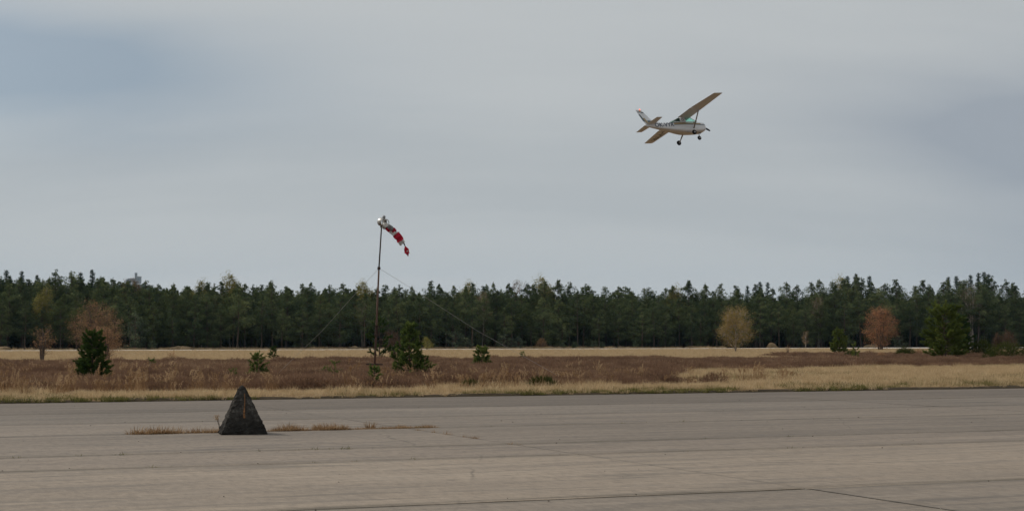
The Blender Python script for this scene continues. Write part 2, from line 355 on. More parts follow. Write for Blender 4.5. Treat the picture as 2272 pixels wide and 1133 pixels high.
# ------------------------------------------------------------------ vegetation: builders
def unit(v): return v / (np.linalg.norm(v, axis=-1, keepdims=True) + 1e-9)
class Leaves:
    def __init__(s, seed): s.g = np.random.default_rng(seed); s.v = []; s.t = []; s.n = 0; s.f = []
    def spray(s, c, d, L, W, tone):
        """thin pointed triangles from c along d"""
        c = np.asarray(c, float); N = len(c); d = unit(d)
        pr = unit(np.cross(d, s.g.normal(size=(N, 3))))
        L = np.broadcast_to(L, (N,))[:, None]; W = np.broadcast_to(W, (N,))[:, None]
        v = np.stack([c - pr * W / 2, c + pr * W / 2, c + d * L], 1).reshape(-1, 3)
        s.v.append(v); s.t.append(np.repeat(np.broadcast_to(tone, (N,)), 3)); s.f.append(np.arange(3 * N).reshape(-1, 3) + s.n); s.n += 3 * N
    def leaf(s, c, L, W, tone, droop=0.0):
        """small lozenge leaves, two triangles each"""
        c = np.asarray(c, float); N = len(c); d = s.g.normal(size=(N, 3)); d[:, 2] -= droop; d = unit(d); pr = unit(np.cross(d, s.g.normal(size=(N, 3))))
        L = np.broadcast_to(L, (N,))[:, None]; W = np.broadcast_to(W, (N,))[:, None]
        v = np.stack([c, c + d * L * .5 + pr * W / 2, c + d * L, c + d * L * .5 - pr * W / 2], 1).reshape(-1, 3)
        k = np.arange(N)[:, None] * 4 + s.n
        s.f.append(np.concatenate([k + [0, 1, 2], k + [0, 2, 3]], 0)); s.v.append(v); s.t.append(np.repeat(np.broadcast_to(tone, (N,)), 4)); s.n += 4 * N
    def blade(s, base, d, L, W, bend, tone, seg=3):
        """arching grass blades as strips of quads split to triangles"""
        N = len(base); d = unit(d); h = d.copy(); h[:, 2] = 0; h = unit(h + 1e-6 * s.g.normal(size=(N, 3)))
        pr = unit(np.cross(d, h) + 1e-3 * s.g.normal(size=(N, 3)))
        L = np.broadcast_to(L, (N,)); W = np.broadcast_to(W, (N,)); bend = np.broadcast_to(bend, (N,))
        rows = []
        for i in range(seg + 1):
            t = i / seg
            c = base + d * (L * t)[:, None] + h * (bend * L * t * t)[:, None] - np.array([0, 0, 1.0]) * (bend * L * t * t * .55)[:, None]
            w = (W * (1 - t ** 1.5) * .5 + .0008)[:, None]
            rows += [c - pr * w, c + pr * w]
        v = np.stack(rows, 1); m = 2 * (seg + 1); k = np.arange(N)[:, None] * m + s.n
        fs = []
        for i in range(seg): fs += [k + [2 * i, 2 * i + 1, 2 * i + 3], k + [2 * i, 2 * i + 3, 2 * i + 2]]
        s.f.append(np.concatenate(fs, 0)); s.v.append(v.reshape(-1, 3)); s.t.append(np.repeat(np.broadcast_to(tone, (N,)), m)); s.n += m * N
        return rows[-1]
    def mesh(s, name, mat): return mesh(name, np.concatenate(s.v), np.concatenate(s.f), mat, False, np.concatenate(s.t))

M['pine'] = leaf_mat('forest_pine_needles', [(0.0, (0.028, 0.043, 0.023)), (0.4, (0.084, 0.114, 0.053)), (0.75, (0.168, 0.20, 0.088)), (1.0, (0.27, 0.28, 0.125))], 0.28, 0.3)
M['spruce'] = leaf_mat('spruce_needles', [(0.0, (0.03, 0.05, 0.036)), (0.6, (0.055, 0.085, 0.055)), (1.0, (0.085, 0.115, 0.065))], 0.15, 0.3)
M['young_pine'] = leaf_mat('young_pine_needles', [(0.0, (0.035, 0.062, 0.018)), (0.5, (0.095, 0.14, 0.038)), (0.85, (0.19, 0.235, 0.065)), (1.0, (0.28, 0.30, 0.09))], 0.35, 0.15)
M['dark_pine'] = leaf_mat('dark_young_pine_needles', [(0.0, (0.022, 0.042, 0.014)), (0.6, (0.055, 0.095, 0.026)), (1.0, (0.11, 0.16, 0.045))], 0.28, 0.1)
M['olive_pine'] = leaf_mat('olive_pine_needles', [(0.0, (0.06, 0.088, 0.02)), (0.6, (0.14, 0.18, 0.042)), (1.0, (0.25, 0.28, 0.07))], 0.38, 0.1)
M['birch_yellow'] = leaf_mat('yellow_birch_leaves', [(0.0, (0.19, 0.14, 0.05)), (0.5, (0.37, 0.265, 0.095)), (1.0, (0.52, 0.40, 0.15))], 0.35, 0.1)
M['birch_gold'] = leaf_mat('green_gold_birch_leaves', [(0.0, (0.12, 0.115, 0.035)), (0.6, (0.27, 0.24, 0.07)), (1.0, (0.40, 0.35, 0.11))], 0.4, 0.3)
M['russet'] = leaf_mat('russet_oak_leaves', [(0.0, (0.18, 0.085, 0.05)), (0.5, (0.38, 0.195, 0.105)), (1.0, (0.55, 0.31, 0.17))], 0.45, 0.1)
M['umber'] = leaf_mat('withered_brown_leaves', [(0.0, (0.17, 0.10, 0.055)), (0.5, (0.36, 0.215, 0.12)), (1.0, (0.53, 0.34, 0.19))], 0.45, 0.1)
M['tan_twig'] = leaf_mat('tan_birch_twigs', [(0.0, (0.14, 0.09, 0.055)), (0.6, (0.27, 0.18, 0.105)), (1.0, (0.40, 0.28, 0.16))], 0.3, 0.1)
M['broom'] = leaf_mat('dark_green_broom', [(0.0, (0.03, 0.045, 0.012)), (0.6, (0.06, 0.075, 0.02)), (1.0, (0.11, 0.11, 0.035))], 0.2, 0.2)
M['pine_bark'] = bark_mat('pine_bark', (0.055, 0.04, 0.03), (0.12, 0.085, 0.06))
M['olive_wood'] = leaf_mat('olive_pine_crown', [(0.0, (0.05, 0.07, 0.03)), (0.5, (0.11, 0.14, 0.055)), (1.0, (0.20, 0.21, 0.08))], 0.28, 0.4)
M['grey_bark'] = bark_mat('grey_bark', (0.06, 0.045, 0.035), (0.13, 0.10, 0.08))
M['birch_bark'] = bark_mat('birch_bark', (0.12, 0.10, 0.08), (0.46, 0.41, 0.34), 2.2, 1.6)

def trunk_pts(g, H, lean=0.02, n=7):
    o = np.cumsum(g.normal(0, lean * H / n, (n, 2)), 0); o -= o[0]
    return [np.array([o[i, 0], o[i, 1], H * i / (n - 1)]) for i in range(n)]
def trunk_at(tp, z):
    H = tp[-1][2]; t = min(max(z / H, 0), 0.999) * (len(tp) - 1); i = int(t); return tp[i] * (1 - (t - i)) + tp[i + 1] * (t - i)

def forest_pine(seed, H=15.0, base=0.2, Rm=2.7, mat='pine', dens=1.0, dome=0.6):
    """billowing pine: few strong branches, each ending in rounded needle clouds with dark gaps between"""
    g = np.random.default_rng(seed); tp = trunk_pts(g, H, 0.035); tb = MB(); tb.tube(tp, list(np.linspace(0.19, 0.03, len(tp))), 6)
    lv = Leaves(seed + 1); z = base * H; lop = g.uniform(0.3, 1.0, 7); sp = 0.62 * min(1, H / 8)
    while z < H * 0.97:
        t = (z - base * H) / (H * (1 - base))
        prof = (1 - t ** (1.3 + 1.6 * dome)) ** 0.9 * (0.7 + 0.3 * min(1, t * 2.5)); prof = min(prof, (2.2 - .5 * dome) * (1 - t) + .03)
        for k in range(int(g.integers(3, 6))):
            a = g.uniform(0, 2 * math.pi); Lb = Rm * prof * g.uniform(0.55, 1.15) * (0.7 + 0.55 * lop[int(a / 2 / math.pi * 7) % 7]) + 0.12
            up = 0.05 + 0.7 * t ** 1.5 + g.normal(0, 0.15); c0 = trunk_at(tp, z); d = unit(np.array([math.cos(a), math.sin(a), up])); e = c0 + d * Lb
            if Lb > 0.8: tb.tube([c0, c0 + d * Lb * .5 - [0, 0, .05 * Lb], e], [0.045, 0.03, 0.012], 3, False)
            pt = g.uniform(0, 1); cl = min(1, .3 + (1 - t) * 1.6) * min(1, H / 8)
            for s_ in np.arange(0.5, 1.02, 0.7 / max(Lb, 0.7)):
                c = c0 + d * Lb * s_ + g.normal(0, 0.15, 3); r = g.uniform(0.45, 0.85) * cl; n = int(46 * dens)
                dd = unit(g.normal(size=(n, 3)) * [1, 1, .75] + d * 0.35 + [0, 0, 0.35]); tone = np.clip(-.02 + 0.8 * pt + .15 * dd[:, 2] + g.normal(0, 0.1, n), 0, 1)
                lv.spray(c + dd * r * g.uniform(0.45, 0.95, (n, 1)), unit(dd + g.normal(0, .4, (n, 3))), g.uniform(0.2, 0.42, n) * cl ** .5, g.uniform(0.06, 0.14, n), tone)
        z += g.uniform(.75, 1.25) * sp * (1 if t < .75 else .7)
    for k in range(3):
        zt = H * (1 - .035 * k); c0 = trunk_at(tp, zt); n = 16; dd = unit(g.normal(size=(n, 3)) * (.35 + .25 * k) + [0, 0, .8]); lv.spray(c0 + dd * g.uniform(-.3, .1, (n, 1)), dd, g.uniform(.2, .4, n), .07, g.uniform(.3, .8, n))
    return tb.mesh('trunk', M['pine_bark']), lv.mesh('crown', M[mat])

def forest_spruce(seed, H=18.0, Rm=2.3):
    g = np.random.default_rng(seed); tp = trunk_pts(g, H, 0.012); tb = MB(); tb.tube(tp, list(np.linspace(0.2, 0.02, len(tp))), 6)
    lv = Leaves(seed + 1); z = 0.15 * H
    while z < H * 0.99:
        t = (z / H - 0.15) / 0.85; prof = (1 - t) ** 0.9
        for k in range(6):
            a = g.uniform(0, 2 * math.pi); Lb = Rm * prof * g.uniform(0.65, 1.15) + 0.15; c0 = trunk_at(tp, z)
            dr = 0.3 * (t - 0.55) + g.normal(0, 0.06)
            for s_ in np.arange(0.2, 1.0, 0.32 / max(Lb, 0.4)):
                c = c0 + np.array([math.cos(a), math.sin(a), dr]) * Lb * s_; c[2] += 0.25 * Lb * s_ ** 2 * (0.3 + t) - 0.05; n = 12
                dd = unit(g.normal(size=(n, 3)) * [1, 1, .5] + [math.cos(a) * .9, math.sin(a) * .9, -0.25 + .5 * t])
                lv.spray(c + g.normal(0, 0.1, (n, 3)), dd, g.uniform(0.22, 0.42, n), g.uniform(0.05, 0.11, n), np.clip(g.normal(0.45, 0.2, n), 0, 1))
        z += g.uniform(0.32, 0.5)
    n = 26; zz = g.uniform(-1.1, .1, n); dd = unit(g.normal(size=(n, 3)) * 0.5 + [0, 0, .8]); lv.spray(tp[-1] + np.stack([zz * 0, zz * 0, zz], 1), dd, 0.3, 0.07, g.uniform(.2, .6, n))
    return tb.mesh('trunk', M['pine_bark']), lv.mesh('crown', M['spruce'])

def broadleaf(seed, H, W, base, leafm, barkm, stems=1, nlimb=16, ncl=320, leaf=(0.09, 0.14), per=11, r0=0.09, prof='egg', spread=0.5, D=None, droop=0.0, clr=0.22):
    """trunk with limbs and twigs reaching leaf clusters spread through an egg or round crown"""
    g = np.random.default_rng(seed); D = D or W; tb = MB(); lv = Leaves(seed + 1)
    zc0 = base * H
    def env(t):
        if prof == 'egg': return max(0.0, math.sin(math.pi * min(1, t ** 0.8 * 0.97 + 0.03))) ** 0.62
        if prof == 'round': return math.sqrt(max(0, 1 - (2 * t - 1) ** 2)) ** 0.9
        if prof == 'top': return max(0.0, math.sin(math.pi * min(1, (t * .93 + .07) ** 1.35))) ** 0.6
        if prof == 'fan': return 0.25 + 0.75 * math.sqrt(t) * math.sqrt(max(0, 1.02 - t ** 5))
        return math.sqrt(max(0, 1 - (2 * t - 1) ** 2))
    roots = []
    for s_ in range(stems):
        a = g.uniform(0, 6.28); tip = np.array([math.cos(a) * W * .18 * (stems > 1), math.sin(a) * W * .18 * (stems > 1), H * g.uniform(.86, .96)])
        mid = tip * [.35, .35, .5] + g.normal(0, .03 * H, 3) * [1, 1, 0]; b0 = np.array([math.cos(a), math.sin(a), 0]) * (0.07 * W * (stems > 1))
        pts = [b0 - [0, 0, .05], b0 * .7 + mid * .5, mid, (mid + tip) / 2 + g.normal(0, .015 * H, 3), tip]
        tb.tube(pts, [r0 * 1.2, r0, r0 * .75, r0 * .45, r0 * .12], 7); roots.append(pts)
    limbs = []
    lump = unit(g.normal(0, 1, (26, 3)))
    lumpr = g.uniform(0.6, 1.18, 26)
    for i in range(nlimb):
        t = (i + g.uniform(0, 1)) / nlimb; a = i * 2.4 + g.normal(0, .4); z1 = zc0 + (H - zc0) * (0.12 + .85 * t)
        rr = env((z1 - zc0) / (H - zc0)) * .8; e = np.array([math.cos(a) * W / 2 * rr, math.sin(a) * D / 2 * rr, z1])
        pts = roots[i % stems]; zs = max(0.06 * H, z1 - (H - zc0) * g.uniform(.18, .35)); k = min(3, int(zs / pts[-1][2] * 4)); f_ = min(1, max(0, (zs - pts[k][2]) / (pts[k + 1][2] - pts[k][2] + 1e-6))); s0 = pts[k] * (1 - f_) + pts[k + 1] * f_
        m1 = s0 * .55 + e * .45 + np.array([0, 0, .04 * H * spread]); r1 = r0 * .38 * (1 - .5 * t)
        tb.tube([s0, m1, e], [r1, r1 * .7, r1 * .25], 4, False); limbs.append((s0, m1, e))
    LS = np.array([(l[1] + l[2]) / 2 for l in limbs] + [l[2] for l in limbs])
    def spot():
        while True:
            t = g.uniform(0, 1); a = g.uniform(0, 6.28); r = g.uniform(0, 1) ** 0.42
            dirv = unit(np.array([math.cos(a), math.sin(a), 2 * t - 1])); lk = lumpr[np.argmax(lump @ dirv)]
            if g.uniform() > env(t) ** 1.2 + .1: continue
            rad = env(t) * r * lk; return np.array([math.cos(a) * rad * W / 2, math.sin(a) * rad * D / 2, zc0 + (H - zc0) * t * (0.94 + .06 * lk)])
    heads = [(spot(), g.uniform(.05, .13) * W, g.uniform(-.25, .25)) for _ in range(max(14, ncl // 16))]       # leafy boughs with gaps between
    for h_ in heads:
        k = np.argmin(((LS - h_[0]) ** 2).sum(1)); tb.tube([LS[k], (LS[k] + h_[0]) / 2 + g.normal(0, .02 * W, 3), h_[0]], [r0 * .22, r0 * .16, r0 * .10], 3, False)
    LS = np.concatenate([LS, np.array([h_[0] for h_ in heads])])
    for n in range(ncl):
        h_ = heads[int(g.integers(0, len(heads)))]; tn = h_[2]
        c = h_[0] + g.normal(0, 1, 3) * h_[1] * [1, 1, .8] if g.uniform() < .8 else spot()
        if g.uniform() < .06: c = c * [1.12, 1.12, 1.03]                                   # shoots that break the outline
        k = np.argmin(((LS - c) ** 2).sum(1)); tb.tube([LS[k], (LS[k] + c) / 2 + g.normal(0, .02 * W, 3), c], [r0 * .14, r0 * .10, r0 * .05], 3, False)
        m = max(3, int(per * g.uniform(.6, 1.4))); tone = np.clip(g.uniform(.2, .75) + tn + g.normal(0, .12, m), 0, 1)
        lv.leaf(c + g.normal(0, clr * g.uniform(.5, 1.3), (m, 3)), g.uniform(leaf[0], leaf[1], m), g.uniform(leaf[0], leaf[1], m) * .7, tone, droop)
    return tb.mesh('trunk', M[barkm]), lv.mesh('crown', M[leafm])

def young_pine(seed, H, W, mat='young_pine', whorl=0.30, loose=0.0, needle=0.075, nb=(5, 8), ragged=0.2, taper=0.8, bushy=1.0, nd=46):
    """whorls of upswept branches, every shoot a brush of needles"""
    g = np.random.default_rng(seed); tp = trunk_pts(g, H, 0.03 + loose * .05, 6); tb = MB(); tb.tube(tp, list(np.linspace(0.022 * H ** .8, 0.006, len(tp))), 6); lv = Leaves(seed + 1)
    def shoot(a, b, tone):
        n = int(max(14, 2.4 * nd * np.linalg.norm(b - a) / 0.3 * bushy)); t = g.uniform(0, 1.0, n)[:, None]; d = unit(b - a)
        dd = unit(g.normal(size=(n, 3)) * .75 + d * .9); lv.spray(a + (b - a) * t, dd, needle * g.uniform(.7, 1.25, n), needle * .24, np.clip(tone + g.normal(0, .14, n) + .15 * t[:, 0], 0, 1))
    z = 0.06 * H
    while z < H * .93:
        t = z / H; prof = (1 - t) ** taper * (0.72 + .28 * min(1, t * 5))
        a0 = g.uniform(0, 6.28); n = int(g.integers(*nb))
        for k in range(n):
            if g.uniform() < loose * .35: continue
            a = a0 + 6.28 * k / n + g.normal(0, .25); Lb = W / 2 * prof * g.uniform(1 - ragged - loose * .3, 1 + ragged) + .08
            c0 = trunk_at(tp, z); up = .35 + .5 * t + g.normal(0, .1); d = unit(np.array([math.cos(a), math.sin(a), up * .6])); e = c0 + d * Lb + [0, 0, .22 * Lb * up]
            m_ = (c0 + e) / 2 - [0, 0, .05 * Lb]; tb.tube([c0, m_, e], [.010 * H ** .6, .007 * H ** .6, .004], 3, False); tone = g.uniform(.15, .7)
            shoot(m_, e, tone)
            ns = max(2, int(Lb / .13))
            for s_ in range(ns):
                q_ = g.uniform(.35 if loose < .5 else .5, .95); b0 = c0 + (e - c0) * q_; sd = unit(d + g.normal(0, .55, 3) + [0, 0, .45]); l_ = g.uniform(.10, .24) * min(1.6, .6 + H / 4)
                b1 = b0 + sd * l_; tb.tube([b0, b1], [.004, .002], 3, False); shoot(b0, b1, tone + .08)
        z += whorl * g.uniform(.75, 1.2) * (0.7 if z < H * .4 else 1)
    shoot(tp[-2], tp[-1], .6); shoot(tp[-1] - [0, 0, .12 * H], tp[-1], .7)
    for k in range(4):
        a = k * 1.57 + g.uniform(0, 1); shoot(tp[-1] - [0, 0, .1 * H], tp[-1] + [math.cos(a) * .05 * H, math.sin(a) * .05 * H, -.02 * H], .65)
    return tb.mesh('trunk', M['pine_bark']), lv.mesh('crown', M[mat])

def bush(seed, H, W, mat, n=900, L=(0.12, 0.3), w=0.02, upright=0.8, stem='grey_bark'):
    """many thin upright twigs from one root: heath shrubs, broom, bare scrub"""
    g = np.random.default_rng(seed); tb = MB(); lv = Leaves(seed + 1)
    for k in range(16):
        a = g.uniform(0, 6.28); r = W / 2 * g.uniform(.2, .75); e = np.array([math.cos(a) * r, math.sin(a) * r, H * g.uniform(.5, .85)]); tb.tube([(0, 0, -.03), e * [.4, .4, .5], e], [.014 * H, .01 * H, .004 * H], 3, False)
    u = g.uniform(0, 1, n); a = g.uniform(0, 6.28, n); r = W / 2 * u ** .5; lob = 1 + .16 * np.sin(a * 3 + seed) + .1 * np.sin(a * 7)
    top = H * np.sqrt(np.clip(1 - (u ** .5) ** 2.2, .06, 1)) * (1 + .1 * np.sin(a * 5)); z = top * g.uniform(0, 1, n) ** .45
    c = np.stack([np.cos(a) * r * lob, np.sin(a) * r * lob, z], 1); d = unit(g.normal(size=(n, 3)) * .6 + np.stack([np.cos(a) * u, np.sin(a) * u, np.full(n, upright)], 1))
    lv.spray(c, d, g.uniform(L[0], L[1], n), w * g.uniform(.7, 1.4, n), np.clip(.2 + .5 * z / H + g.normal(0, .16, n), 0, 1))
    return tb.mesh('stems', M[stem]), lv.mesh('foliage', M[mat])

def place(name, label, cat, proto, loc, rz=0.0, scale=1.0, group=None, parts=('trunk', 'crown')):
    o = thing(name, label, cat, loc, rz, group)
    o.scale = (scale, scale, scale) if not hasattr(scale, '__len__') else scale
    for nm, me in zip(parts, proto): obj(nm, me, o)
    return o

# ------------------------------------------------------------------ the forest
SKY_X = [-150, 0, 50, 120, 180, 215, 232, 290, 350, 450, 560, 620, 700, 800, 850, 950, 1050, 1150, 1260, 1350, 1420, 1500, 1520, 1580, 1640, 1700, 1745, 1780, 1800, 1850, 1900, 1930, 1960, 2000, 2060, 2100, 2150, 2200, 2240, 2272, 2450]
SKY_Y = [614, 616, 616, 614, 613, 612, 620, 627, 629, 629, 626, 630, 632, 631, 635, 632, 631, 630, 631, 634, 635, 633, 629, 634, 636, 634, 629, 638, 622, 619, 617, 619, 628, 630, 626, 620, 616, 614, 629, 631, 632]
def skyline(x, y):
    """how tall a tree standing at (x, y) must be to reach the wood's skyline"""
    c = column_of(x, y); sy = np.interp(c, SKY_X, SKY_Y); return CAMH + (HOR - sy - (c - CX) * 1.5 / 1136) / FPX * y
pines = [forest_pine(100 + i, 15.0, *a) for i, a in enumerate([(0.14, 3.6, 'pine', 1, .8), (0.08, 4.3, 'pine', 1, .9), (0.26, 3.2, 'pine', 1, .5), (0.36, 2.9, 'pine', 1, .6), (0.12, 3.9, 'pine', 1, .7), (0.30, 2.8, 'pine', 1, .5), (0.2, 3.6, 'olive_wood', 1, .8), (0.28, 3.3, 'pine', 1, .9), (0.18, 3.7, 'pine', 1, .5), (0.40, 3.0, 'pine', 1, .4)])]
spruces = [forest_spruce(200 + i, 18.0, w) for i, w in enumerate((3.2, 3.8, 2.8))]
fg = np.random.default_rng(42)
npine = 0
SPOTS = [(-99, 60, 'at the left edge'), (60, 150, 'behind the bare reddish sapling'), (150, 275, 'behind the large russet tree'), (275, 420, 'below the far castle'), (420, 560, 'below the large yellow birch crown'), (560, 690, 'above the small light green pine'), (690, 800, 'behind the left guy wire'), (800, 890, 'behind the windsock pole'),
         (890, 990, 'behind the broad young pine'), (990, 1110, 'around the thin pale birch'), (1110, 1230, 'below the two pale birch tops'), (1230, 1420, 'at the bare middle of the field'), (1420, 1570, 'below the aircraft'), (1570, 1700, 'behind the lone yellow birch'), (1700, 1820, 'behind the beige birch sapling'), (1820, 1910, 'behind the rounded olive pine'), (1910, 2000, 'behind the rusty red oak'), (2000, 2130, 'behind the large bushy pine'), (2130, 2200, 'around the tall bare birch'), (2200, 2600, 'at the right edge')]
def pine_label(row, x, y):
    c = column_of(x, y); w = next(s_ for a_, b_, s_ in SPOTS if a_ <= c < b_ or b_ == 2600)
    return ('dark green front row pine of the forest ', 'dark green second row pine of the forest ', 'dark green skyline pine of the forest ')[row] + w, ('front row pines ', 'second row pines ', 'skyline pines ')[row] + w
rows = [(353, 4.3, (0.5, 0.92), 0), (358.5, 3.9, (0.74, 0.98), 1), (366, 3.3, (0.95, 1.04), 2)]
qlo, qhi = 5, 325
for p0, step, (h0, h1), row in rows:
    q = qlo + fg.uniform(0, 2)
    while q < qhi:
        pp = p0 + fg.normal(0, 1.3); x, y = pqa(pp, q)
        if in_view(x, y, 0.02, 2):
            H = skyline(x, y) * fg.uniform(h0, h1) + (0.5 if fg.uniform() < .2 else 0)
            i = int(fg.integers(0, 10)); sx = H / 15.0 * fg.uniform(0.85, 1.2) * (1.15 if row == 0 else 1)
            lb, gr = pine_label(row, x, y)
            place('pine_tree', lb, 'pine tree', pines[i], (x, y, 0), fg.uniform(0, 6.28), (sx, sx, H / 15.0), gr); npine += 1
        q += step * fg.uniform(0.65, 1.35)

def scatter(name, protos, P, rz, sc, idx, label=None, cat=None, tiltx=None):
    """one object of stuff: copies of a few tufts stood on given points"""
    N = len(P); me = bpy.data.meshes.new(name); me.vertices.add(N); me.vertices.foreach_set('co', np.asarray(P, np.float32).ravel())
    rot = np.zeros((N, 3), np.float32); rot[:, 2] = rz
    if tiltx is not None: rot[:, 0] = tiltx
    a = me.attributes.new('turn', 'FLOAT_VECTOR', 'POINT'); a.data.foreach_set('vector', rot.ravel())
    sc = np.asarray(sc, np.float32); sc = np.repeat(sc[:, None], 3, 1) if sc.ndim == 1 else sc
    a = me.attributes.new('size', 'FLOAT_VECTOR', 'POINT'); a.data.foreach_set('vector', sc.astype(np.float32).ravel())
    a = me.attributes.new('pick', 'INT', 'POINT'); a.data.foreach_set('value', np.asarray(idx, np.int32))
    o = obj(name, me); tag(o, label, cat, kind='stuff')
    c = bpy.data.collections.new(name + '_pieces')
    for i, p in enumerate(protos): c.objects.link(bpy.data.objects.new(f'{name}_piece_{chr(97 + i)}', p))
    ng = bpy.data.node_groups.new(name + '_nodes', 'GeometryNodeTree')
    ng.interface.new_socket('Geometry', in_out='INPUT', socket_type='NodeSocketGeometry'); ng.interface.new_socket('Geometry', in_out='OUTPUT', socket_type='NodeSocketGeometry')
    gi = ng.nodes.new('NodeGroupInput'); go = ng.nodes.new('NodeGroupOutput'); ip = ng.nodes.new('GeometryNodeInstanceOnPoints'); ci = ng.nodes.new('GeometryNodeCollectionInfo')
    ci.inputs['Collection'].default_value = c; ci.inputs['Separate Children'].default_value = True; ci.inputs['Reset Children'].default_value = True
    ip.inputs['Pick Instance'].default_value = True
    def at(nm, ty):
        x = ng.nodes.new('GeometryNodeInputNamedAttribute'); x.data_type = ty; x.inputs['Name'].default_value = nm; return x.outputs['Attribute']
    e2r = ng.nodes.new('FunctionNodeEulerToRotation'); lk = ng.links.new
    lk(at('turn', 'FLOAT_VECTOR'), e2r.inputs[0]); lk(e2r.outputs[0], ip.inputs['Rotation']); lk(at('size', 'FLOAT_VECTOR'), ip.inputs['Scale']); lk(at('pick', 'INT'), ip.inputs['Instance Index'])
    lk(gi.outputs[0], ip.inputs['Points']); lk(ci.outputs[0], ip.inputs['Instance']); lk(ip.outputs[0], go.inputs[0])
    md = o.modifiers.new('scatter', 'NODES'); md.node_group = ng
    return o

def joined(pair, name):
    """trunk and crown of a tree in one mesh for the wood's depth"""
    import bmesh
    bm = bmesh.new(); bm.from_mesh(pair[0]); n0 = len(bm.faces); bm.from_mesh(pair[1]); bm.faces.ensure_lookup_table()
    me = bpy.data.meshes.new(name); bm.to_mesh(me); bm.free()
    me.materials.append(pair[0].materials[0]); me.materials.append(pair[1].materials[0])
    mi = np.zeros(len(me.polygons), np.int32); mi[n0:] = 1; me.polygons.foreach_set('material_index', mi); return me
P = []
for p0 in np.arange(371, 470, 4.5):
    for q in np.arange(-30, 420, 3.6):
        x, y = pqa(p0 + fg.normal(0, 1.2), q + fg.normal(0, 1.0))
        if in_view(x, y, 0.08, 6): P.append((x, y, 0))
und = np.array([(*pqa(pp_, qq_), 0) for pp_, qq_ in zip(fg.uniform(368, 400, 900), fg.uniform(-20, 380, 900))]); und = und[in_view(und[:, 0], und[:, 1], .05, 4)]
P = np.array(P); Hs = np.array([skyline(x, y) for x, y, _ in P]) * fg.uniform(0.82, 0.98, len(P)) / 15.0 * np.clip(380 / P[:, 1], .75, 1.05)
wid = Hs * fg.uniform(.9, 1.25, len(P)); P = np.concatenate([P, und]); Hs = np.concatenate([Hs, fg.uniform(.22, .42, len(und))]); wid = np.concatenate([wid, fg.uniform(.5, .8, len(und))])
scatter('forest', [joined(p, 'pine') for p in pines[:6]], P, fg.uniform(0, 6.28, len(P)), np.stack([wid, wid, Hs], 1), fg.integers(0, 6, len(P)), 'dense dark pine wood filling the background behind the edge trees', 'forest')

def forest_tall(px, py, p, kind, label, group, name='spruce_tree', cat='spruce'):
    """a tree inside the wood standing at depth p whose top shows at px, py"""
    d = ray(px, py); xx = d[0] / d[1]; y = p / (UX - UY * xx); x = xx * y; H = CAMH + d[2] / d[1] * y
    src, H0 = kind; s = H / H0
    return place(name, label, cat, src, (x, y, 0), px * 1.7, (s * .95, s * .95, s), group)
for k, (px, py) in enumerate([(-8, 597), (14, 600), (49, 599), (83, 610), (160, 612), (179, 602), (205, 598)]):
    forest_tall(px, py, 372 + k % 3, (spruces[k % 3], 18.0), 'tall pointed spruce above the far left skyline, ' + ('cut by the left edge', 'second from the left edge', 'third from the left edge', 'fourth from the left edge', 'third from right of the group', 'second from right of the group', 'rightmost of the group')[k], 'tall spruces at the far left')
forest_tall(122, 600, 370, (pines[1], 15.0), 'tall broad pine rising above the skyline between the far left spruces', None, 'pine_tree', 'pine tree')
for k, (px, py) in enumerate([(1687, 625), (1703, 627), (1658, 632), (1899, 607), (1880, 613), (1929, 610)]):
    forest_tall(px, py, 372, (spruces[k % 3], 18.0), ('middle slim spruce top behind the lone yellow birch', 'rightmost slim spruce top behind the lone yellow birch', 'leftmost slim spruce top behind the lone yellow birch', 'tallest slim spruce above the skyline left of the rusty oak', 'leftmost of three slim spruces left of the rusty oak', 'rightmost of three slim spruces above the rusty oak')[k], 'slim spruces near the rusty oak' if px > 1850 else 'slim spruces behind the yellow birch')
for k, (px, py) in enumerate([(2103, 614), (2122, 613), (2153, 608), (2170, 605), (2183, 604), (2193, 606)]):
    forest_tall(px, py, 371 + k % 2 * 3, (spruces[k % 3], 18.0), 'tall dark spruce above the far right skyline, ' + ('leftmost of six', 'second of six from left', 'third of six from left', 'fourth of six from left', 'fifth of six from left', 'rightmost of six')[k], 'tall spruces at the far right')
# broadleaves standing in or over the wood
bigbirch = broadleaf(310, 15, 5.4, 0.35, 'birch_gold', 'birch_bark', 1, 16, 800, (0.16, 0.28), 13, 0.12, 'egg', clr=.3)
greybare = broadleaf(311, 15, 6.0, 0.3, 'tan_twig', 'grey_bark', 2, 18, 420, (0.10, 0.2), 8, 0.12, 'egg', clr=.3)
tallbirch = broadleaf(312, 15, 5.0, 0.45, 'tan_twig', 'birch_bark', 2, 14, 420, (0.07, 0.14), 9, 0.09, 'egg', clr=.3)
widebirch = broadleaf(313, 15, 8.0, 0.36, 'tan_twig', 'birch_bark', 5, 16, 620, (0.07, 0.13), 10, 0.11, 'egg', clr=.3)
for px, py, p, lab in [(512, 611, 369, 'large yellow-green birch crown standing above the left skyline'), (448, 625, 370, 'small yellow-green birch top left of the large yellow birch crown'), (807, 626, 368, 'yellow-green birch top just left of the windsock pole'),
                       (1038, 628, 370, 'olive birch top above the pines right of the windsock pole'), (1151, 619, 369, 'pale brownish birch top, left of the two above the middle skyline'), (1203, 617, 369, 'pale yellow birch top, right of the two above the middle skyline'),
                       (1497, 637, 368, 'dull yellow birch top on the skyline below the aircraft'), (1868, 617, 369, 'olive birch crown among the tall trees above the bushy young pine')]:
    k = (bigbirch, 15.0) if px not in (1151,) else (greybare, 15.0)
    forest_tall(px, py, p, k, lab, None, 'birch_tree', 'birch')
for px, py, lab in [(292, 614, 'grey-brown bare treetop just in front of the far castle'), (300, 627, 'reddish brown treetop below the far castle')]:
    forest_tall(px, py, 368, (greybare, 15.0), lab, None, 'bare_tree', 'tree')
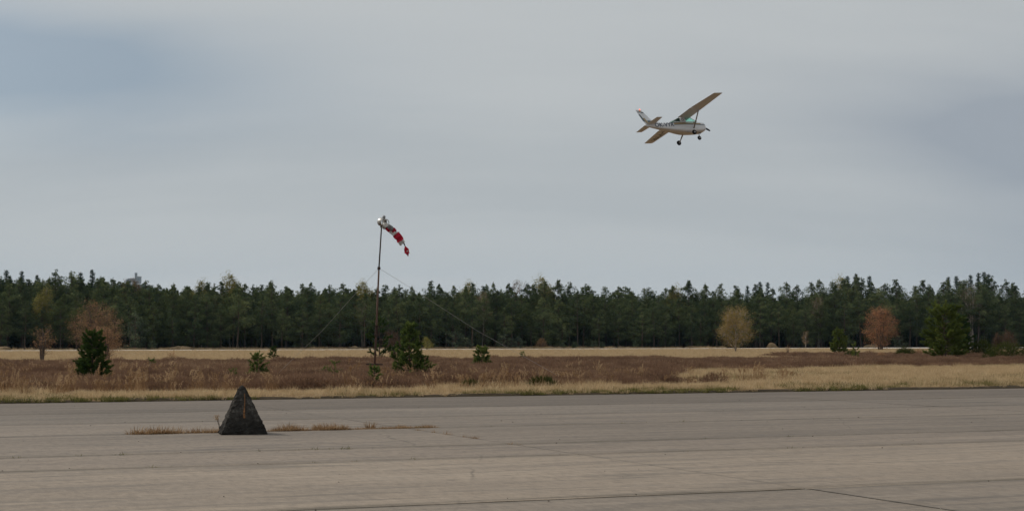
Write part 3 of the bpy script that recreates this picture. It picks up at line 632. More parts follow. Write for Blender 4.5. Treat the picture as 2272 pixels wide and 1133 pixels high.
forest_tall(2152, 630, 355.5, (widebirch, 15.0), 'tall pale-stemmed birch with bare tan crown at the right forest edge', None, 'birch_tree', 'birch')
forest_tall(1072, 640, 355.5, (tallbirch, 15.0), 'thin pale birch with brownish crown at the forest edge right of the windsock', None, 'birch_tree', 'birch')
forest_tall(1815, 653, 356, (tallbirch, 15.0), 'slim yellow-brown birch at the forest edge between yellow birch and bushy pine', None, 'birch_tree', 'birch')
forest_tall(100, 640, 357, (bigbirch, 15.0), 'dull golden birch at the forest edge above the bare red sapling', None, 'birch_tree', 'birch')
forest_tall(803, 664, 357, (tallbirch, 15.0), 'dull brown birch crown at the forest edge left of the windsock pole', None, 'birch_tree', 'birch')
# ------------------------------------------------------------------ single trees and shrubs in the field
def grow(px, base, top, width, maker, name, label, cat, y=None, rz=0.0, parts=('trunk', 'crown'), group=None):
    """stand a plant where its foot meets the ground; its height and width follow from that distance"""
    hid = .05 if base > 845 else .27 if base > 787 else .10                     # the foot is sunk in heather or grass of this height
    g_ = ground(px, base, hid) if y is None else at_dist(px, HOR, y)
    d = g_[1]; s = d / FPX; W = width * s; H = CAMH + ray(px, top)[2] / ray(px, top)[1] * d
    return place(name, label, cat, maker(H, W), (g_[0], d, 0.03), rz, 1.0, group, parts)
YP, DP = 'young_pine', 'dark_pine'
M['edge_green'] = leaf_mat('grey_green_pine', [(0.0, (0.05, 0.07, 0.045)), (0.5, (0.13, 0.165, 0.10)), (1.0, (0.24, 0.27, 0.15))], .3, .1)
M['grey_scrub'] = leaf_mat('grey_brown_scrub', [(0.0, (0.06, 0.04, 0.03)), (0.6, (0.13, 0.085, 0.06)), (1.0, (0.2, 0.14, 0.1))], .2, .1)
grow(205, 839, 738, 72, lambda H, W: young_pine(401, H, W, DP, .17, 0, .085, (7, 10), .18, .55, 1.25, 60), 'young_pine', 'dark green young pine in front of the russet round tree', 'pine')
grow(912, 833, 716, 90, lambda H, W: young_pine(402, H, W, YP, .20, .12, .085, (6, 9), .3, .95, 1.2, 56), 'young_pine', 'broad green young pine just right of the windsock pole', 'pine')
grow(842, 797, 703, 78, lambda H, W: young_pine(403, H, W, 'dark_pine', .45, .75, .12, (4, 6), .4, .75, .8, 34), 'young_pine', 'loose open young pine directly behind the windsock pole', 'pine')
grow(571, 835, 784, 46, lambda H, W: young_pine(404, H, W, YP, .16, .05, .07, (5, 8), .2, .7, 1.1), 'young_pine', 'small light green pine between the concrete pyramid and the windsock', 'pine')
grow(606, 794, 771, 20, lambda H, W: young_pine(405, H, W, DP, .2, 0, .09, (5, 7), .25, .6, 1.2), 'young_pine', 'tiny dark pine on the heather edge above the small light green pine', 'pine')
grow(1069, 810, 772, 38, lambda H, W: young_pine(406, H, W, YP, .2, 0, .09, (6, 9), .15, .45, 1.4, 60), 'young_pine', 'small rounded pine alone on the heather right of the windsock', 'pine')
grow(830, 860, 816, 28, lambda H, W: young_pine(407, H, W, YP, .16, .3, .07, (4, 7), .3, .6, 1.0), 'young_pine', 'small green pine growing at the foot of the windsock pole', 'pine')
grow(743, 838, 805, 26, lambda H, W: young_pine(408, H, W, YP, .16, .6, .06, (3, 6), .3, .8, .7, 30), 'young_pine', 'thin pale green pine sapling left of the windsock pole', 'pine')
grow(722, 836, 814, 18, lambda H, W: young_pine(409, H, W, YP, .16, .6, .06, (3, 5), .3, .8, .7, 26), 'young_pine', 'faint tiny sapling left of the thin pale green pine sapling', 'pine')
grow(517, 838, 818, 20, lambda H, W: young_pine(410, H, W, YP, .16, .5, .06, (3, 5), .3, .8, .7, 26), 'young_pine', 'tiny sapling in the heather above the concrete pyramid', 'pine')
grow(336, 813, 799, 16, lambda H, W: young_pine(411, H, W, YP, .14, .2, .07, (4, 6), .3, .6, 1), 'young_pine', 'tiny green pine on the heather right of the dark young pine', 'pine')
grow(1160, 793, 780, 8, lambda H, W: young_pine(412, H, W, YP, .2, .5, .08, (3, 5), .3, .7, .8), 'young_pine', 'minute sapling at the far heather edge below the right guy wire', 'pine')
grow(1862, 784, 731, 36, lambda H, W: young_pine(413, H, W, 'olive_pine', .34, .1, .16, (6, 9), .2, .32, 1.1, 40), 'bushy_pine', 'rounded olive young pine on bare stems left of the russet oak', 'pine')
grow(1898, 792, 761, 20, lambda H, W: young_pine(414, H, W, 'olive_pine', .3, .6, .11, (3, 5), .3, .8, .8), 'young_pine', 'spindly small pine just left of the russet oak', 'pine')
grow(2098, 794, 680, 98, lambda H, W: young_pine(415, H, W, 'olive_pine', .38, .12, .13, (7, 10), .4, .36, 1.0, 40), 'bushy_pine', 'large bushy olive green pine standing near the right edge', 'pine')
grow(2128, 790, 705, 70, lambda H, W: young_pine(416, H, W, 'dark_pine', .4, .1, .13, (6, 9), .25, .4, 1.0, 40), 'bushy_pine', 'dark bushy pine tucked behind the large olive pine', 'pine')
grow(213, 786, 676, 116, lambda H, W: broadleaf(421, H, W, .16, 'umber', 'grey_bark', 5, 34, 1150, (0.06, 0.12), 10, .10, 'round', clr=.24), 'russet_tree', 'large round russet tree behind the dark young pine', 'tree')
grow(238, 797, 728, 64, lambda H, W: broadleaf(422, H, W, .1, 'umber', 'grey_bark', 4, 16, 420, (0.05, 0.1), 9, .05, 'fan', clr=.15), 'russet_shrub', 'orange-brown shrub in front of the large round russet tree', 'shrub')
grow(96, 798, 726, 62, lambda H, W: broadleaf(423, H, W, .22, 'umber', 'grey_bark', 5, 26, 190, (0.05, 0.09), 6, .075, 'fan', clr=.14), 'bare_sapling', 'thin nearly bare reddish sapling left of the russet tree', 'sapling')
grow(1632, 781, 684, 70, lambda H, W: broadleaf(424, H, W, .14, 'birch_yellow', 'birch_bark', 1, 26, 1050, (0.07, 0.13), 12, .12, 'round', clr=.26), 'birch_tree', 'lone yellow birch with pale trunk on the dry grass', 'birch')
grow(1953, 777, 687, 74, lambda H, W: broadleaf(425, H, W, .10, 'russet', 'grey_bark', 3, 26, 900, (0.09, 0.17), 13, .13, 'top', clr=.26), 'oak_tree', 'round rusty red oak on the dry grass at right', 'oak')
grow(1787, 773, 733, 16, lambda H, W: broadleaf(426, H, W, .25, 'tan_twig', 'birch_bark', 1, 12, 130, (0.08, 0.14), 7, .06, 'egg', clr=.15), 'birch_sapling', 'small bare beige birch sapling before the forest right of yellow birch', 'sapling')
grow(875, 788, 737, 44, lambda H, W: broadleaf(427, H, W, .08, 'grey_scrub', 'grey_bark', 4, 16, 420, (0.07, 0.12), 8, .05, 'round', clr=.2), 'brown_shrub', 'round dull brown shrub between the two pines at the windsock', 'shrub')
grow(948, 776, 749, 22, lambda H, W: broadleaf(428, H, W, .1, 'birch_gold', 'grey_bark', 2, 10, 160, (0.1, 0.18), 8, .05, 'egg', clr=.18), 'yellow_shrub', 'small yellow-green shrub right of the broad young pine', 'shrub')
EDG = [(1010, 776, 737, 72, 'bushy grey-green pine clump at the forest foot, left of two'), (1037, 775, 750, 40, 'low grey-green pine beside the bushy clump at the forest foot'), (1120, 774, 742, 60, 'bushy green pine clump under the right guy wire at the forest foot'), (1150, 774, 748, 34, 'low green pine right of the clump under the guy wire'),
       (338, 775, 757, 22, 'small round green pine at the forest foot right of the russet tree'), (1318, 773, 757, 16, 'larger of the tiny pines at the forest foot below mid sky'), (1247, 773, 760, 10, 'tiny pine at the forest foot left of the brown scrub gap'), (1275, 773, 760, 14, 'tiny pine in the row at the forest foot, second from left'), (1336, 773, 761, 12, 'tiny pine at the forest foot just right of the larger tiny pine'), (1410, 773, 757, 14, 'tiny pine at the forest foot alone, rightmost of the row'), (1994, 773, 745, 44, 'green pine shrub right behind the russet oak'), (300, 778, 692, 60, 'grey-green young pine at the forest foot right of the russet tree')]
for k, (px, ba, tp_, w, lab) in enumerate(EDG):
    grow(px, ba, tp_, w, lambda H, W: forest_pine(440 + k, H, .03, W / 2.1, 'edge_green', .7) if H > 2.5 else young_pine(440 + k, H, W, 'edge_green', .5, 0, .22, (5, 8), .2, .5, 1.0, 30), 'edge_pine', lab, 'pine', y=float(pqa(348, 0)[1] * 0 + 348 / (UX - UY * (px - CX) / FPX)))
grow(1201, 773, 751, 24, lambda H, W: bush(461, H, W, 'umber', 700, (.3, .6), .06), 'brown_shrub', 'brown shrub at the forest foot right of the guy wire clump', 'shrub', y=380, parts=('stems', 'foliage'))
grow(1748, 788, 766, 14, lambda H, W: bush(462, H, W, 'umber', 60, (.15, .35), .02), 'dead_shrub', 'thin dark dead shrub on the heather edge right of the yellow birch', 'shrub', parts=('stems', 'foliage'))
grow(380, 796, 779, 22, lambda H, W: bush(463, H, W, 'umber', 90, (.2, .4), .03), 'dead_shrub', 'thin dead shrub on the grass right of the russet tree', 'shrub', parts=('stems', 'foliage'))
for k, (px, ba, tp_, w, m_, lab) in enumerate([(1203, 862, 840, 62, 'broom', 'dark green low broom bush in the heather right of centre'), (1043, 862, 846, 34, 'broom', 'small dark green broom bush left of the larger one'), (1888, 790, 777, 30, 'broom', 'grey-green shrub on the heather below the russet oak'), (2008, 790, 772, 46, 'broom', 'grey-green shrub on the heather between oak and bushy pine'),
                                                (2040, 789, 775, 26, 'umber', 'brown shrub on the heather left of the large bushy pine'), (2235, 796, 762, 96, 'broom', 'wide bright green broom bush at the right edge'), (2180, 790, 757, 46, 'broom', 'olive broom bush right of the large bushy pine'), (2236, 782, 737, 40, 'grey_scrub', 'tall bare brown scrub behind the broom at the right edge'), (2212, 782, 742, 10, 'grey_scrub', 'single thin brown sapling left of the tall bare scrub'),
                                                (1955, 792, 783, 24, 'umber', 'low dark heather hummock below the russet oak')]):
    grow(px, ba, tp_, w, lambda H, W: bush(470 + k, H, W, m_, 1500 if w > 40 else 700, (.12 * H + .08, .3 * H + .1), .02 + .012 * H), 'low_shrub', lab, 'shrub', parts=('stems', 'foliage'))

# ------------------------------------------------------------------ heath and grass (what nobody could count)
M['heather'] = leaf_mat('faded_heather', [(0.0, (0.10, 0.06, 0.044)), (0.45, (0.22, 0.133, 0.088)), (0.8, (0.31, 0.20, 0.128)), (1.0, (0.42, 0.30, 0.20))], 0.25, 0.45, 0.9)
M['straw'] = leaf_mat('dry_straw', [(0.0, (0.28, 0.20, 0.11)), (0.5, (0.52, 0.385, 0.225)), (1.0, (0.74, 0.60, 0.40))], 0.4, 0.4)
M['reed'] = leaf_mat('rusty_reed_grass', [(0.0, (0.12, 0.068, 0.034)), (0.5, (0.28, 0.17, 0.088)), (1.0, (0.58, 0.43, 0.27))], 0.4, 0.35)
M['green_grass'] = leaf_mat('green_grass', [(0.0, (0.06, 0.065, 0.022)), (0.5, (0.14, 0.135, 0.045)), (1.0, (0.30, 0.26, 0.11))], 0.35, 0.4)
def heather_tuft(seed, H=.38, W=.8, n=240):
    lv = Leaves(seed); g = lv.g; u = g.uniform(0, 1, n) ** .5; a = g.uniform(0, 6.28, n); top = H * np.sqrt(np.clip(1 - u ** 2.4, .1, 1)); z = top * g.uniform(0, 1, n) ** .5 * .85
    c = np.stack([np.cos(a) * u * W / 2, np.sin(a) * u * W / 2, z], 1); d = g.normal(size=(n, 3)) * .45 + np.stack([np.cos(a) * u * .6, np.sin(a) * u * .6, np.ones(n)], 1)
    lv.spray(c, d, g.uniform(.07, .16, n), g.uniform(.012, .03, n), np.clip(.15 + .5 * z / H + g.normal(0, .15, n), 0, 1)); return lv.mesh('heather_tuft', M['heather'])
def grass_tuft(seed, H=.25, W=.35, n=44, mat='straw', w=.010, bend=.5):
    lv = Leaves(seed); g = lv.g; a = g.uniform(0, 6.28, n); r = W / 2 * g.uniform(0, 1, n) ** .6; base = np.stack([np.cos(a) * r, np.sin(a) * r, np.full(n, -.02)], 1)
    a2 = a + g.normal(0, .9, n); d = np.stack([np.cos(a2) * .35, np.sin(a2) * .35, np.ones(n)], 1) + g.normal(0, .18, (n, 3))
    lv.blade(base, d, H * g.uniform(.5, 1.25, n), w * g.uniform(.7, 1.4, n), g.uniform(.1, bend * 1.5, n), np.clip(g.normal(.5, .22, n), 0, 1), 3); return lv.mesh('grass_tuft', M[mat])
def reed_tuft(seed, H=.75, n=26):
    lv = Leaves(seed); g = lv.g; a = g.uniform(0, 6.28, n); r = .16 * g.uniform(0, 1, n) ** .6; base = np.stack([np.cos(a) * r, np.sin(a) * r, np.full(n, -.02)], 1)
    wind = np.array([.25, .05, 0]); d = np.stack([np.cos(a) * .22, np.sin(a) * .22, np.ones(n)], 1) + g.normal(0, .1, (n, 3)) + wind * .4
    tip = lv.blade(base, d, H * g.uniform(.45, .95, n), .010, g.uniform(.02, .25, n), np.clip(g.normal(.3, .15, n), 0, 1), 3)
    k = 7; i = g.integers(0, n, k); b0 = base[i]; d2 = unit(np.stack([g.normal(0, .16, k) + .16, g.normal(0, .16, k), np.ones(k)], 1)); L = H * g.uniform(.8, 1.15, k)
    lv.blade(b0, d2, L, .005, .12, .5, 3)
    for b_, d_, l_ in zip(b0, d2, L):                    # nodding plume
        h = unit(np.array([d_[0] + .2, d_[1], 0])); m = 20; t = np.linspace(0, 1, m); c = b_ + d_ * l_ * .97 + h * (.01 + .06 * t[:, None] ** 1.6) + np.array([0, 0, 1]) * (.17 * t - .07 * t * t)[:, None] - np.array([0, 0, .02])
        lv.spray(c, g.normal(0, .45, (m, 3)) + h * .45 + [0, 0, .55], .05, .016, np.clip(g.normal(.8, .12, m), 0, 1))
    return lv.mesh('reed_tuft', M['reed'])
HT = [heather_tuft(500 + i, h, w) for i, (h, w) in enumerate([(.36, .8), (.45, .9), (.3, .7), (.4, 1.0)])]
GT = [grass_tuft(520 + i, h, w, 46) for i, (h, w) in enumerate([(.24, .36), (.3, .4), (.2, .42), (.34, .34)])]
GG = [grass_tuft(530 + i, h, w, 46, 'green_grass', .012) for i, (h, w) in enumerate([(.16, .36), (.2, .4), (.13, .42)])]
RT = [reed_tuft(540 + i, h) for i, h in enumerate([.5, .62, .42])]

vg = np.random.default_rng(77)
def vnoise(x, y, s, seed=0):
    """smooth value noise in numpy"""
    x = x / s; y = y / s; xi = np.floor(x).astype(int); yi = np.floor(y).astype(int); fx = x - xi; fy = y - yi; fx = fx * fx * (3 - 2 * fx); fy = fy * fy * (3 - 2 * fy)
    def h(a, b): n = np.sin(a * 127.1 + b * 311.7 + seed * 74.7) * 43758.5453; return n - np.floor(n)
    return (h(xi, yi) * (1 - fx) + h(xi + 1, yi) * fx) * (1 - fy) + (h(xi, yi + 1) * (1 - fx) + h(xi + 1, yi + 1) * fx) * fy
def candidates(p0, p1, dens, m=.1, pad=3.5):
    ql, qh = -30, 200; n = int((p1 - p0) * (qh - ql) * dens); p = vg.uniform(p0, p1, n); q = vg.uniform(ql, qh, n); x, y = pqa(p, q); k = in_view(x, y, m, pad); return p[k], q[k], x[k], y[k]
def right_grass(p, q):
    """the tongue of mown dry grass at right: edge line from (36 m along, 68 m across) outwards"""
    lim = np.interp(q, [30, 32.8, 39, 46, 52.5, 73, 120], [57, 64.5, 74, 82, 82, 86, 95]) + (vnoise(p, q, 5, 3) - .5) * 7
    return (q > 30.8 + (vnoise(p, q, 3, 4) - .5) * 2.4) & (p < lim)
def heath(p, q):
    far = 124 + (vnoise(q, p * .2, 14, 6) - .5) * 14 - 10 * np.exp(-((q - 74) / 5) ** 2) + 26 * np.clip((q - 84) / 8, 0, 1)
    near = 54.8 + (vnoise(p, q, 3.5, 5) - .5) * 7
    bare = vnoise(p, q, 11, 8) > .93
    return (p > near) & (p < far) & ~right_grass(p, q) & ~bare
def put(name, protos, x, y, s, label, cat, z=.03):
    n = len(x); sz = np.stack([s * vg.uniform(.85, 1.2, n), s * vg.uniform(.85, 1.2, n), s * vg.uniform(.8, 1.25, n)], 1)
    return scatter(name, protos, np.stack([x, y, np.full(n, z)], 1), vg.uniform(0, 6.28, n), sz, vg.integers(0, len(protos), n), label, cat)
# heather
p, q, x, y = candidates(54, 185, 3.6); k = heath(p, q); left = (q < 24 + (vnoise(p, q, 8, 9) - .5) * 16) & (p < 120); k &= ~(left & (vg.uniform(0, 1, len(p)) < .2)); k &= (vg.uniform(0, 1, len(p)) < np.clip(110 / p, .4, 1))
s = (.6 + .75 * vnoise(p, q, 2.6, 10) ** 1.3 + .5 * (vnoise(p, q, 9, 11) - .5)) * np.where(p > 110, 1.15, 1.0)
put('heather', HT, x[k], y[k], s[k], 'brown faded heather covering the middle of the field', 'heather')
# rusty reed grass in drifts before and among the heather
p, q, x, y = candidates(51.5, 130, 3.4); r = vg.uniform(0, 1, len(p)); drift = vnoise(p, q, 4.5, 12)
k = ~right_grass(p, q) & (((p < 58.5 + 9 * (drift - .5)) & (q < 33) & (drift > .40) & (r < .42)) | ((q < 13 + (drift - .5) * 12) & (p < 100) & (drift > .58) & (r < .3)) | ((p < 60) & (q < 36) & (r < .04)) | ((q < 40) & (p < 75) & (r < .008)))
k |= right_grass(p, q) & (np.hypot((p - 56.5) / 1.5, (q - 34.5) / 2.0) < 1) & (r < .9)
put('reed_grass', RT, x[k], y[k], (.75 + .5 * vg.uniform(0, 1, len(p)))[k], 'rusty tall feathery grass in drifts before the heather', 'grass')
p, q, x, y = candidates(58, 150, 6); v = vnoise(p, q, 5.5, 18) * .7 + vnoise(p, q, 1.7, 19) * .3; k = heath(p, q) & (v > .70)
put('heath_grass', GT, x[k], y[k], (1.0 + .6 * vg.uniform(0, 1, len(p)))[k], 'ochre grass in patches among the heather', 'grass')
# straw-coloured verge and the tongue of mown grass at right
p, q, x, y = candidates(EDGE + .12, 58, 21); k = (p < 53.8 + (vnoise(p, q, 3, 13) - .5) * 5) & ~((p < EDGE + 1.2) & (vg.uniform(0, 1, len(p)) < .55))
put('verge_grass', GT, x[k], y[k], ((.4 + .55 * vg.uniform(0, 1, len(p)) * np.clip((p - EDGE) / 2 + .35, 0, 1)) * (.7 + .7 * vnoise(p, q, 1.3, 23)))[k], 'straw coloured grass verge along the concrete edge', 'grass')
p, q, x, y = candidates(EDGE + .05, 54, 17); v = vnoise(p, q, 2.6, 14); k = ((p < EDGE + 1.5) & (v > .45)) | ((v > .66) & (p < EDGE + 4.0))
put('green_verge', GG, x[k], y[k], (.6 + .6 * vg.uniform(0, 1, len(p)))[k], 'green tufts along the concrete edge of the verge', 'grass')
p, q, x, y = candidates(51, 112, 15); k = right_grass(p, q)
put('mown_grass', GT, x[k], y[k], ((.5 + .5 * vg.uniform(0, 1, len(p))) * (.7 + .65 * vnoise(p, q, 1.8, 24)))[k], 'pale dry grass tongue between concrete and heather at right', 'grass')
p, q, x, y = candidates(48, 90, 5); v = vnoise(p, q, 5, 15); k = right_grass(p, q) & (v > .52)
put('green_grass', GG, x[k], y[k], (.9 + .6 * vg.uniform(0, 1, len(p)))[k], 'green grass mixed into the dry tongue at right', 'grass')
# the wide pale field beyond the heather
p, q, x, y = candidates(104, 302, 3.2, .06, 6); k = ~heath(p, q) & ~right_grass(p, q)
put('field_grass', GT, x[k], y[k], (.9 + .4 * vg.uniform(0, 1, len(p)))[k], 'pale dry grass of the wide field beyond the heather', 'grass')
p, q, x, y = candidates(344, 352, 1.6, .03, 3)
put('edge_grass', GT, x, y, 1.3 + 1.3 * vnoise(p, q, 9, 16), 'brown dry grass along the foot of the forest', 'grass', .1)
# mounds of spoil before the wood
M['mound'] = soil_mat('dry_mound', (0.20, 0.14, 0.08), (0.30, 0.22, 0.13), 1.0)
def mound(px, py, w, h, label, yy=None):
    g_ = at_dist(px, HOR, 346 / (UX - UY * (px - CX) / FPX)); s = g_[1] / FPX; g = np.random.default_rng(int(px)); W, H = w * s / 2, h * s
    n = 18; a = np.linspace(0, 6.283, n, endpoint=False); v = []; f = []
    for i, t in enumerate((1, .8, .55, .3, .1)):
        rr = W * t * (1 + .15 * g.normal(size=n)); z = H * math.sqrt(max(0, 1 - t ** 2.2)) * (1 + .12 * g.normal(size=n))
        v += [(math.cos(a[k]) * rr[k], math.sin(a[k]) * rr[k] * .8, z[k]) for k in range(n)]
        if i: f += [((i - 1) * n + k, (i - 1) * n + (k + 1) % n, i * n + (k + 1) % n, i * n + k) for k in range(n)]
    f.append(tuple(4 * n + k for k in range(n)))
    o = tag(obj('mound', mesh('mound', v, f, M['mound'], True), None, (g_[0], g_[1], 0.05)), label, 'mound')
mound(402, 772, 62, 8, 'low straw-coloured mound at the forest foot right of the russet tree')
mound(1712, 770, 26, 11, 'pale stump-like mound before the forest right of the yellow birch')
mound(786, 772, 24, 7, 'small pale mound at the forest foot left of the windsock pole')
mound(1355, 770, 30, 5, 'flat pale mound at the forest foot below mid sky')
mound(10, 774, 34, 9, 'pale mound at the forest foot at the left edge')
mound(1935, 770, 40, 7, 'pale mound at the forest foot behind the russet oak')
# ------------------------------------------------------------------ concrete pyramid on the apron
def pyramid_mat():
    t = NT('weathered_dark_concrete'); P = t.objco()
    n1 = t.noise(P, 9, 7, .7); n2 = t.noise(P, 34, 4, .7); n3 = t.noise(P, 3.2, 4, .5)
    c = t.ramp(n1, [(0.3, (0.018, 0.016, 0.014)), (0.55, (0.055, 0.05, 0.044)), (0.75, (0.21, 0.195, 0.175))])
    c = t.mixc(t.mr(n2, .62, .75), c, (0.20, 0.19, 0.17)); c = t.mixc(t.mr(n3, .5, .7, 0, .6), c, (0.03, 0.026, 0.02))
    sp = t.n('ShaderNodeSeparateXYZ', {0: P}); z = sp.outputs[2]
    c = t.mixc(t.math('MULTIPLY', t.mr(z, .42, .12), .7), c, (0.012, 0.011, 0.010))      # darker towards the foot
    t.bsdf(c, .95, spec=.15, normal=t.bump(t.math('ADD', n1, n2), .8, .03)); return t.mat
M['pyramid'] = pyramid_mat(); M['rust_streak'] = paint('orange_rust', (0.19, 0.085, 0.03), .9, wear=.4, scale=20)
pb = ground(538, 964); sc_ = pb[1] / FPX
PH, PW = 107 * sc_, 53 * sc_
pyr = thing('concrete_pyramid', 'blackened concrete pyramid with an orange rust streak standing on the apron', 'pyramid', (pb[0] * (pb[1] + PW) / pb[1], pb[1] + PW, 0), 0.26)
g = np.random.default_rng(9); N = 26; vs_, fs_ = [], []
for i in range(N + 1):                                   # weathered four-sided pyramid with a blunt, leaning top
    t = i / N; w = PW * (1 - t * .91) * (1 if t < .93 else math.sqrt(max(.12, 1 - ((t - .93) / .075) ** 2))) * (1.0 if t > .04 else .97 + .03 * t / .04); z = PH * t
    ring = []
    for sd in range(4):
        for k in range(10):
            u = -1 + 2 * k / 10; x, y = [(u, -1), (1, u), (-u, 1), (-1, -u)][sd]
            m_ = max(abs(x), abs(y)); rr = (x * x + y * y) ** .5; sq = .93 + .07 * m_ / rr * 1.0
            j = g.normal(0, .0075) * (1 if t < .95 else .5)
            ring.append((x * w * sq + j - .012 * t, y * w * sq + g.normal(0, .0075), z + g.normal(0, .004)))
    vs_ += ring
for i in range(N):
    for k in range(40): fs_.append((i * 40 + k, i * 40 + (k + 1) % 40, (i + 1) * 40 + (k + 1) % 40, (i + 1) * 40 + k))
fs_.append(tuple(N * 40 + k for k in range(40)))
obj('block', mesh('block', vs_, fs_, M['pyramid']), pyr)
b = MB(); ks = np.linspace(.34, .84, 14)
for a_, c_ in zip(ks[:-1], ks[1:]):
    def fy(t): return -PW * (1 - t * .91) - .012
    w1, w2 = .007 + .009 * math.sin(a_ * 4.2) ** 2, .007 + .009 * math.sin(c_ * 4.2) ** 2
    o1, o2 = .0 + .02 * a_ + .008 * math.sin(a_ * 11), .0 + .02 * c_ + .008 * math.sin(c_ * 11)
    b.add([(o1 - w1, fy(a_), PH * a_), (o1 + w1, fy(a_), PH * a_), (o2 + w2, fy(c_), PH * c_), (o2 - w2, fy(c_), PH * c_), (o1 - w1, fy(a_) + .03, PH * a_), (o1 + w1, fy(a_) + .03, PH * a_), (o2 + w2, fy(c_) + .03, PH * c_), (o2 - w2, fy(c_) + .03, PH * c_)], [(0, 1, 2, 3), (0, 3, 7, 4), (1, 5, 6, 2)])
b.obj('rust_streak', M['rust_streak'], pyr)['label'] = 'orange rust streak down the front face'
# grass in the joint the pyramid stands beside, weeds in the other joints
def joint_grass(name, segs, protos, label, dens, smin, smax, seed):
    g = np.random.default_rng(seed); P = []; S_ = []
    for (p0, q0, q1, k_) in segs:
        n = int((q1 - q0) * dens * k_); q = g.uniform(q0, q1, n); pp = p0 + g.normal(0, .05, n); x, y = pqa(pp, q); P.append(np.stack([x, y, np.full(n, -.02)], 1)); S_.append(g.uniform(smin, smax, n) * (0.3 + 1.1 * vnoise(q, q * 0, .45, seed) ** 1.4))
    P = np.concatenate(P); S_ = np.concatenate(S_); n = len(P)
    return scatter(name, protos, P, g.uniform(0, 6.28, n), np.stack([S_ * g.uniform(.8, 1.2, n), S_ * g.uniform(.8, 1.2, n), S_], 1), g.integers(0, len(protos), n), label, 'grass')
def qpix(px, py): x, y, _ = ground(px, py); return to_pq(x, y)
q1 = qpix(600, 956)[1]; q2 = qpix(968, 947)[1]; q0 = qpix(300, 964)[1]
SG = [grass_tuft(600 + i, h, .14, 30, 'reed', .006, .45) for i, h in enumerate((.10, .13, .08))]
SGG = [grass_tuft(610 + i, h, .13, 26, 'green_grass', .008, .6) for i, h in enumerate((.07, .09))]
joint_grass('joint_grass', [(30.6, q1, q2, 1), (30.62, q0, q1 - .9, .45), (30.6, q1 - 1.2, q1, .5)], SG, 'row of dry brown grass in the joint beside the pyramid', 130, .6, 1.45, 21)
joint_grass('joint_weeds', [(30.6, q1 + 1.2, q2 + .05, 1.1), (25.1, -4, 10, .10), (25.1, 12, 30, .05), (30.6, 11.5, 20, .12), (22.4, -4, 26, .03)], SGG, 'small green weeds in the joints of the apron', 30, .5, 1.2, 22)
for px, py, hh, lab in [(643, 953, 20, 'small tuft of brown grass in the joint nearest the pyramid'), (706, 952, 22, 'taller tuft of brown grass in the joint right of the pyramid'), (822, 949, 20, 'wide tuft of brown grass midway along the overgrown joint')]:
    c = ground(px, py); s = c[1] / FPX
    tag(obj('grass_tuft', grass_tuft(int(px), hh * s, .16 if hh < 22 else .2, 120, 'reed', .006, .55), None, (c[0], c[1], -.01)), lab, 'grass tuft')
g = np.random.default_rng(33)                            # weeds in the cross joint
P = []; 
for t in (0.05, .12, .2, .31, .33, .52): P += [pq(30.2 - t * 10 + g.normal(0, .1), 10.45 + g.normal(0, .05), -.02) for _ in range(5)]
scatter('cross_joint_weeds', SG[:2] + SGG[:1], np.array(P), g.uniform(0, 6.28, len(P)), g.uniform(.4, .9, len(P)), g.integers(0, 3, len(P)), 'sparse weeds in the slanting cross joint of the apron', 'grass')
# dry seed-head stalk beside the pyramid
c = ground(488, 962); s = c[1] / FPX; lv = Leaves(71); st = MB()
g = np.random.default_rng(71)
for k in range(5):
    e = np.array([g.normal(-.05, .05), g.normal(0, .03), 42 * s * g.uniform(.75, 1.0)]); st.tube([(0, 0, -.02), e * [.3, .3, .55], e], [.003, .0025, .0015], 4, False); lv.leaf(e + g.normal(0, .018, (16, 3)), .022, .016, g.uniform(.3, .9, 16))
wd = thing('dry_weed', 'thin dry seed-head weed growing at the left foot of the pyramid', 'weed', (c[0], c[1], 0)); obj('stalks', st.mesh('stalks', M['grey_bark']), wd); obj('seed_heads', lv.mesh('seed_heads', M['reed']), wd)
# grit and crumbs of concrete on the slabs, too small to count
cm = []
for i in range(3):
    b = MB(); r_ = np.random.default_rng(80 + i); vv = unit(r_.normal(size=(8, 3))) * .02 * r_.uniform(.7, 1.2, (8, 1)) * [1.3, 1, .7]
    import bmesh
    bm = bmesh.new(); [bm.verts.new(x) for x in vv]; bmesh.ops.convex_hull(bm, input=bm.verts); me = bpy.data.meshes.new('crumb'); bm.to_mesh(me); bm.free(); me.materials.append(M['joint'] if i else M['concrete']); cm.append(me)
n = 300; pp = vg.uniform(14, 46, n); near = vg.uniform(0, 1, n) < .5; pp = np.where(near, np.array(prow)[np.abs(np.array(prow)[None] - pp[:, None]).argmin(1)] + vg.normal(0, .12, n), pp); qq = vg.uniform(0, 34, n); x, y = pqa(np.minimum(pp, 47), qq)
scatter('grit', cm, np.stack([x, y, np.full(n, .008)], 1), vg.uniform(0, 6.28, n), vg.uniform(.25, .8, n) ** 1.3, vg.integers(0, 3, n), 'crumbs and grit scattered over the concrete', 'grit')

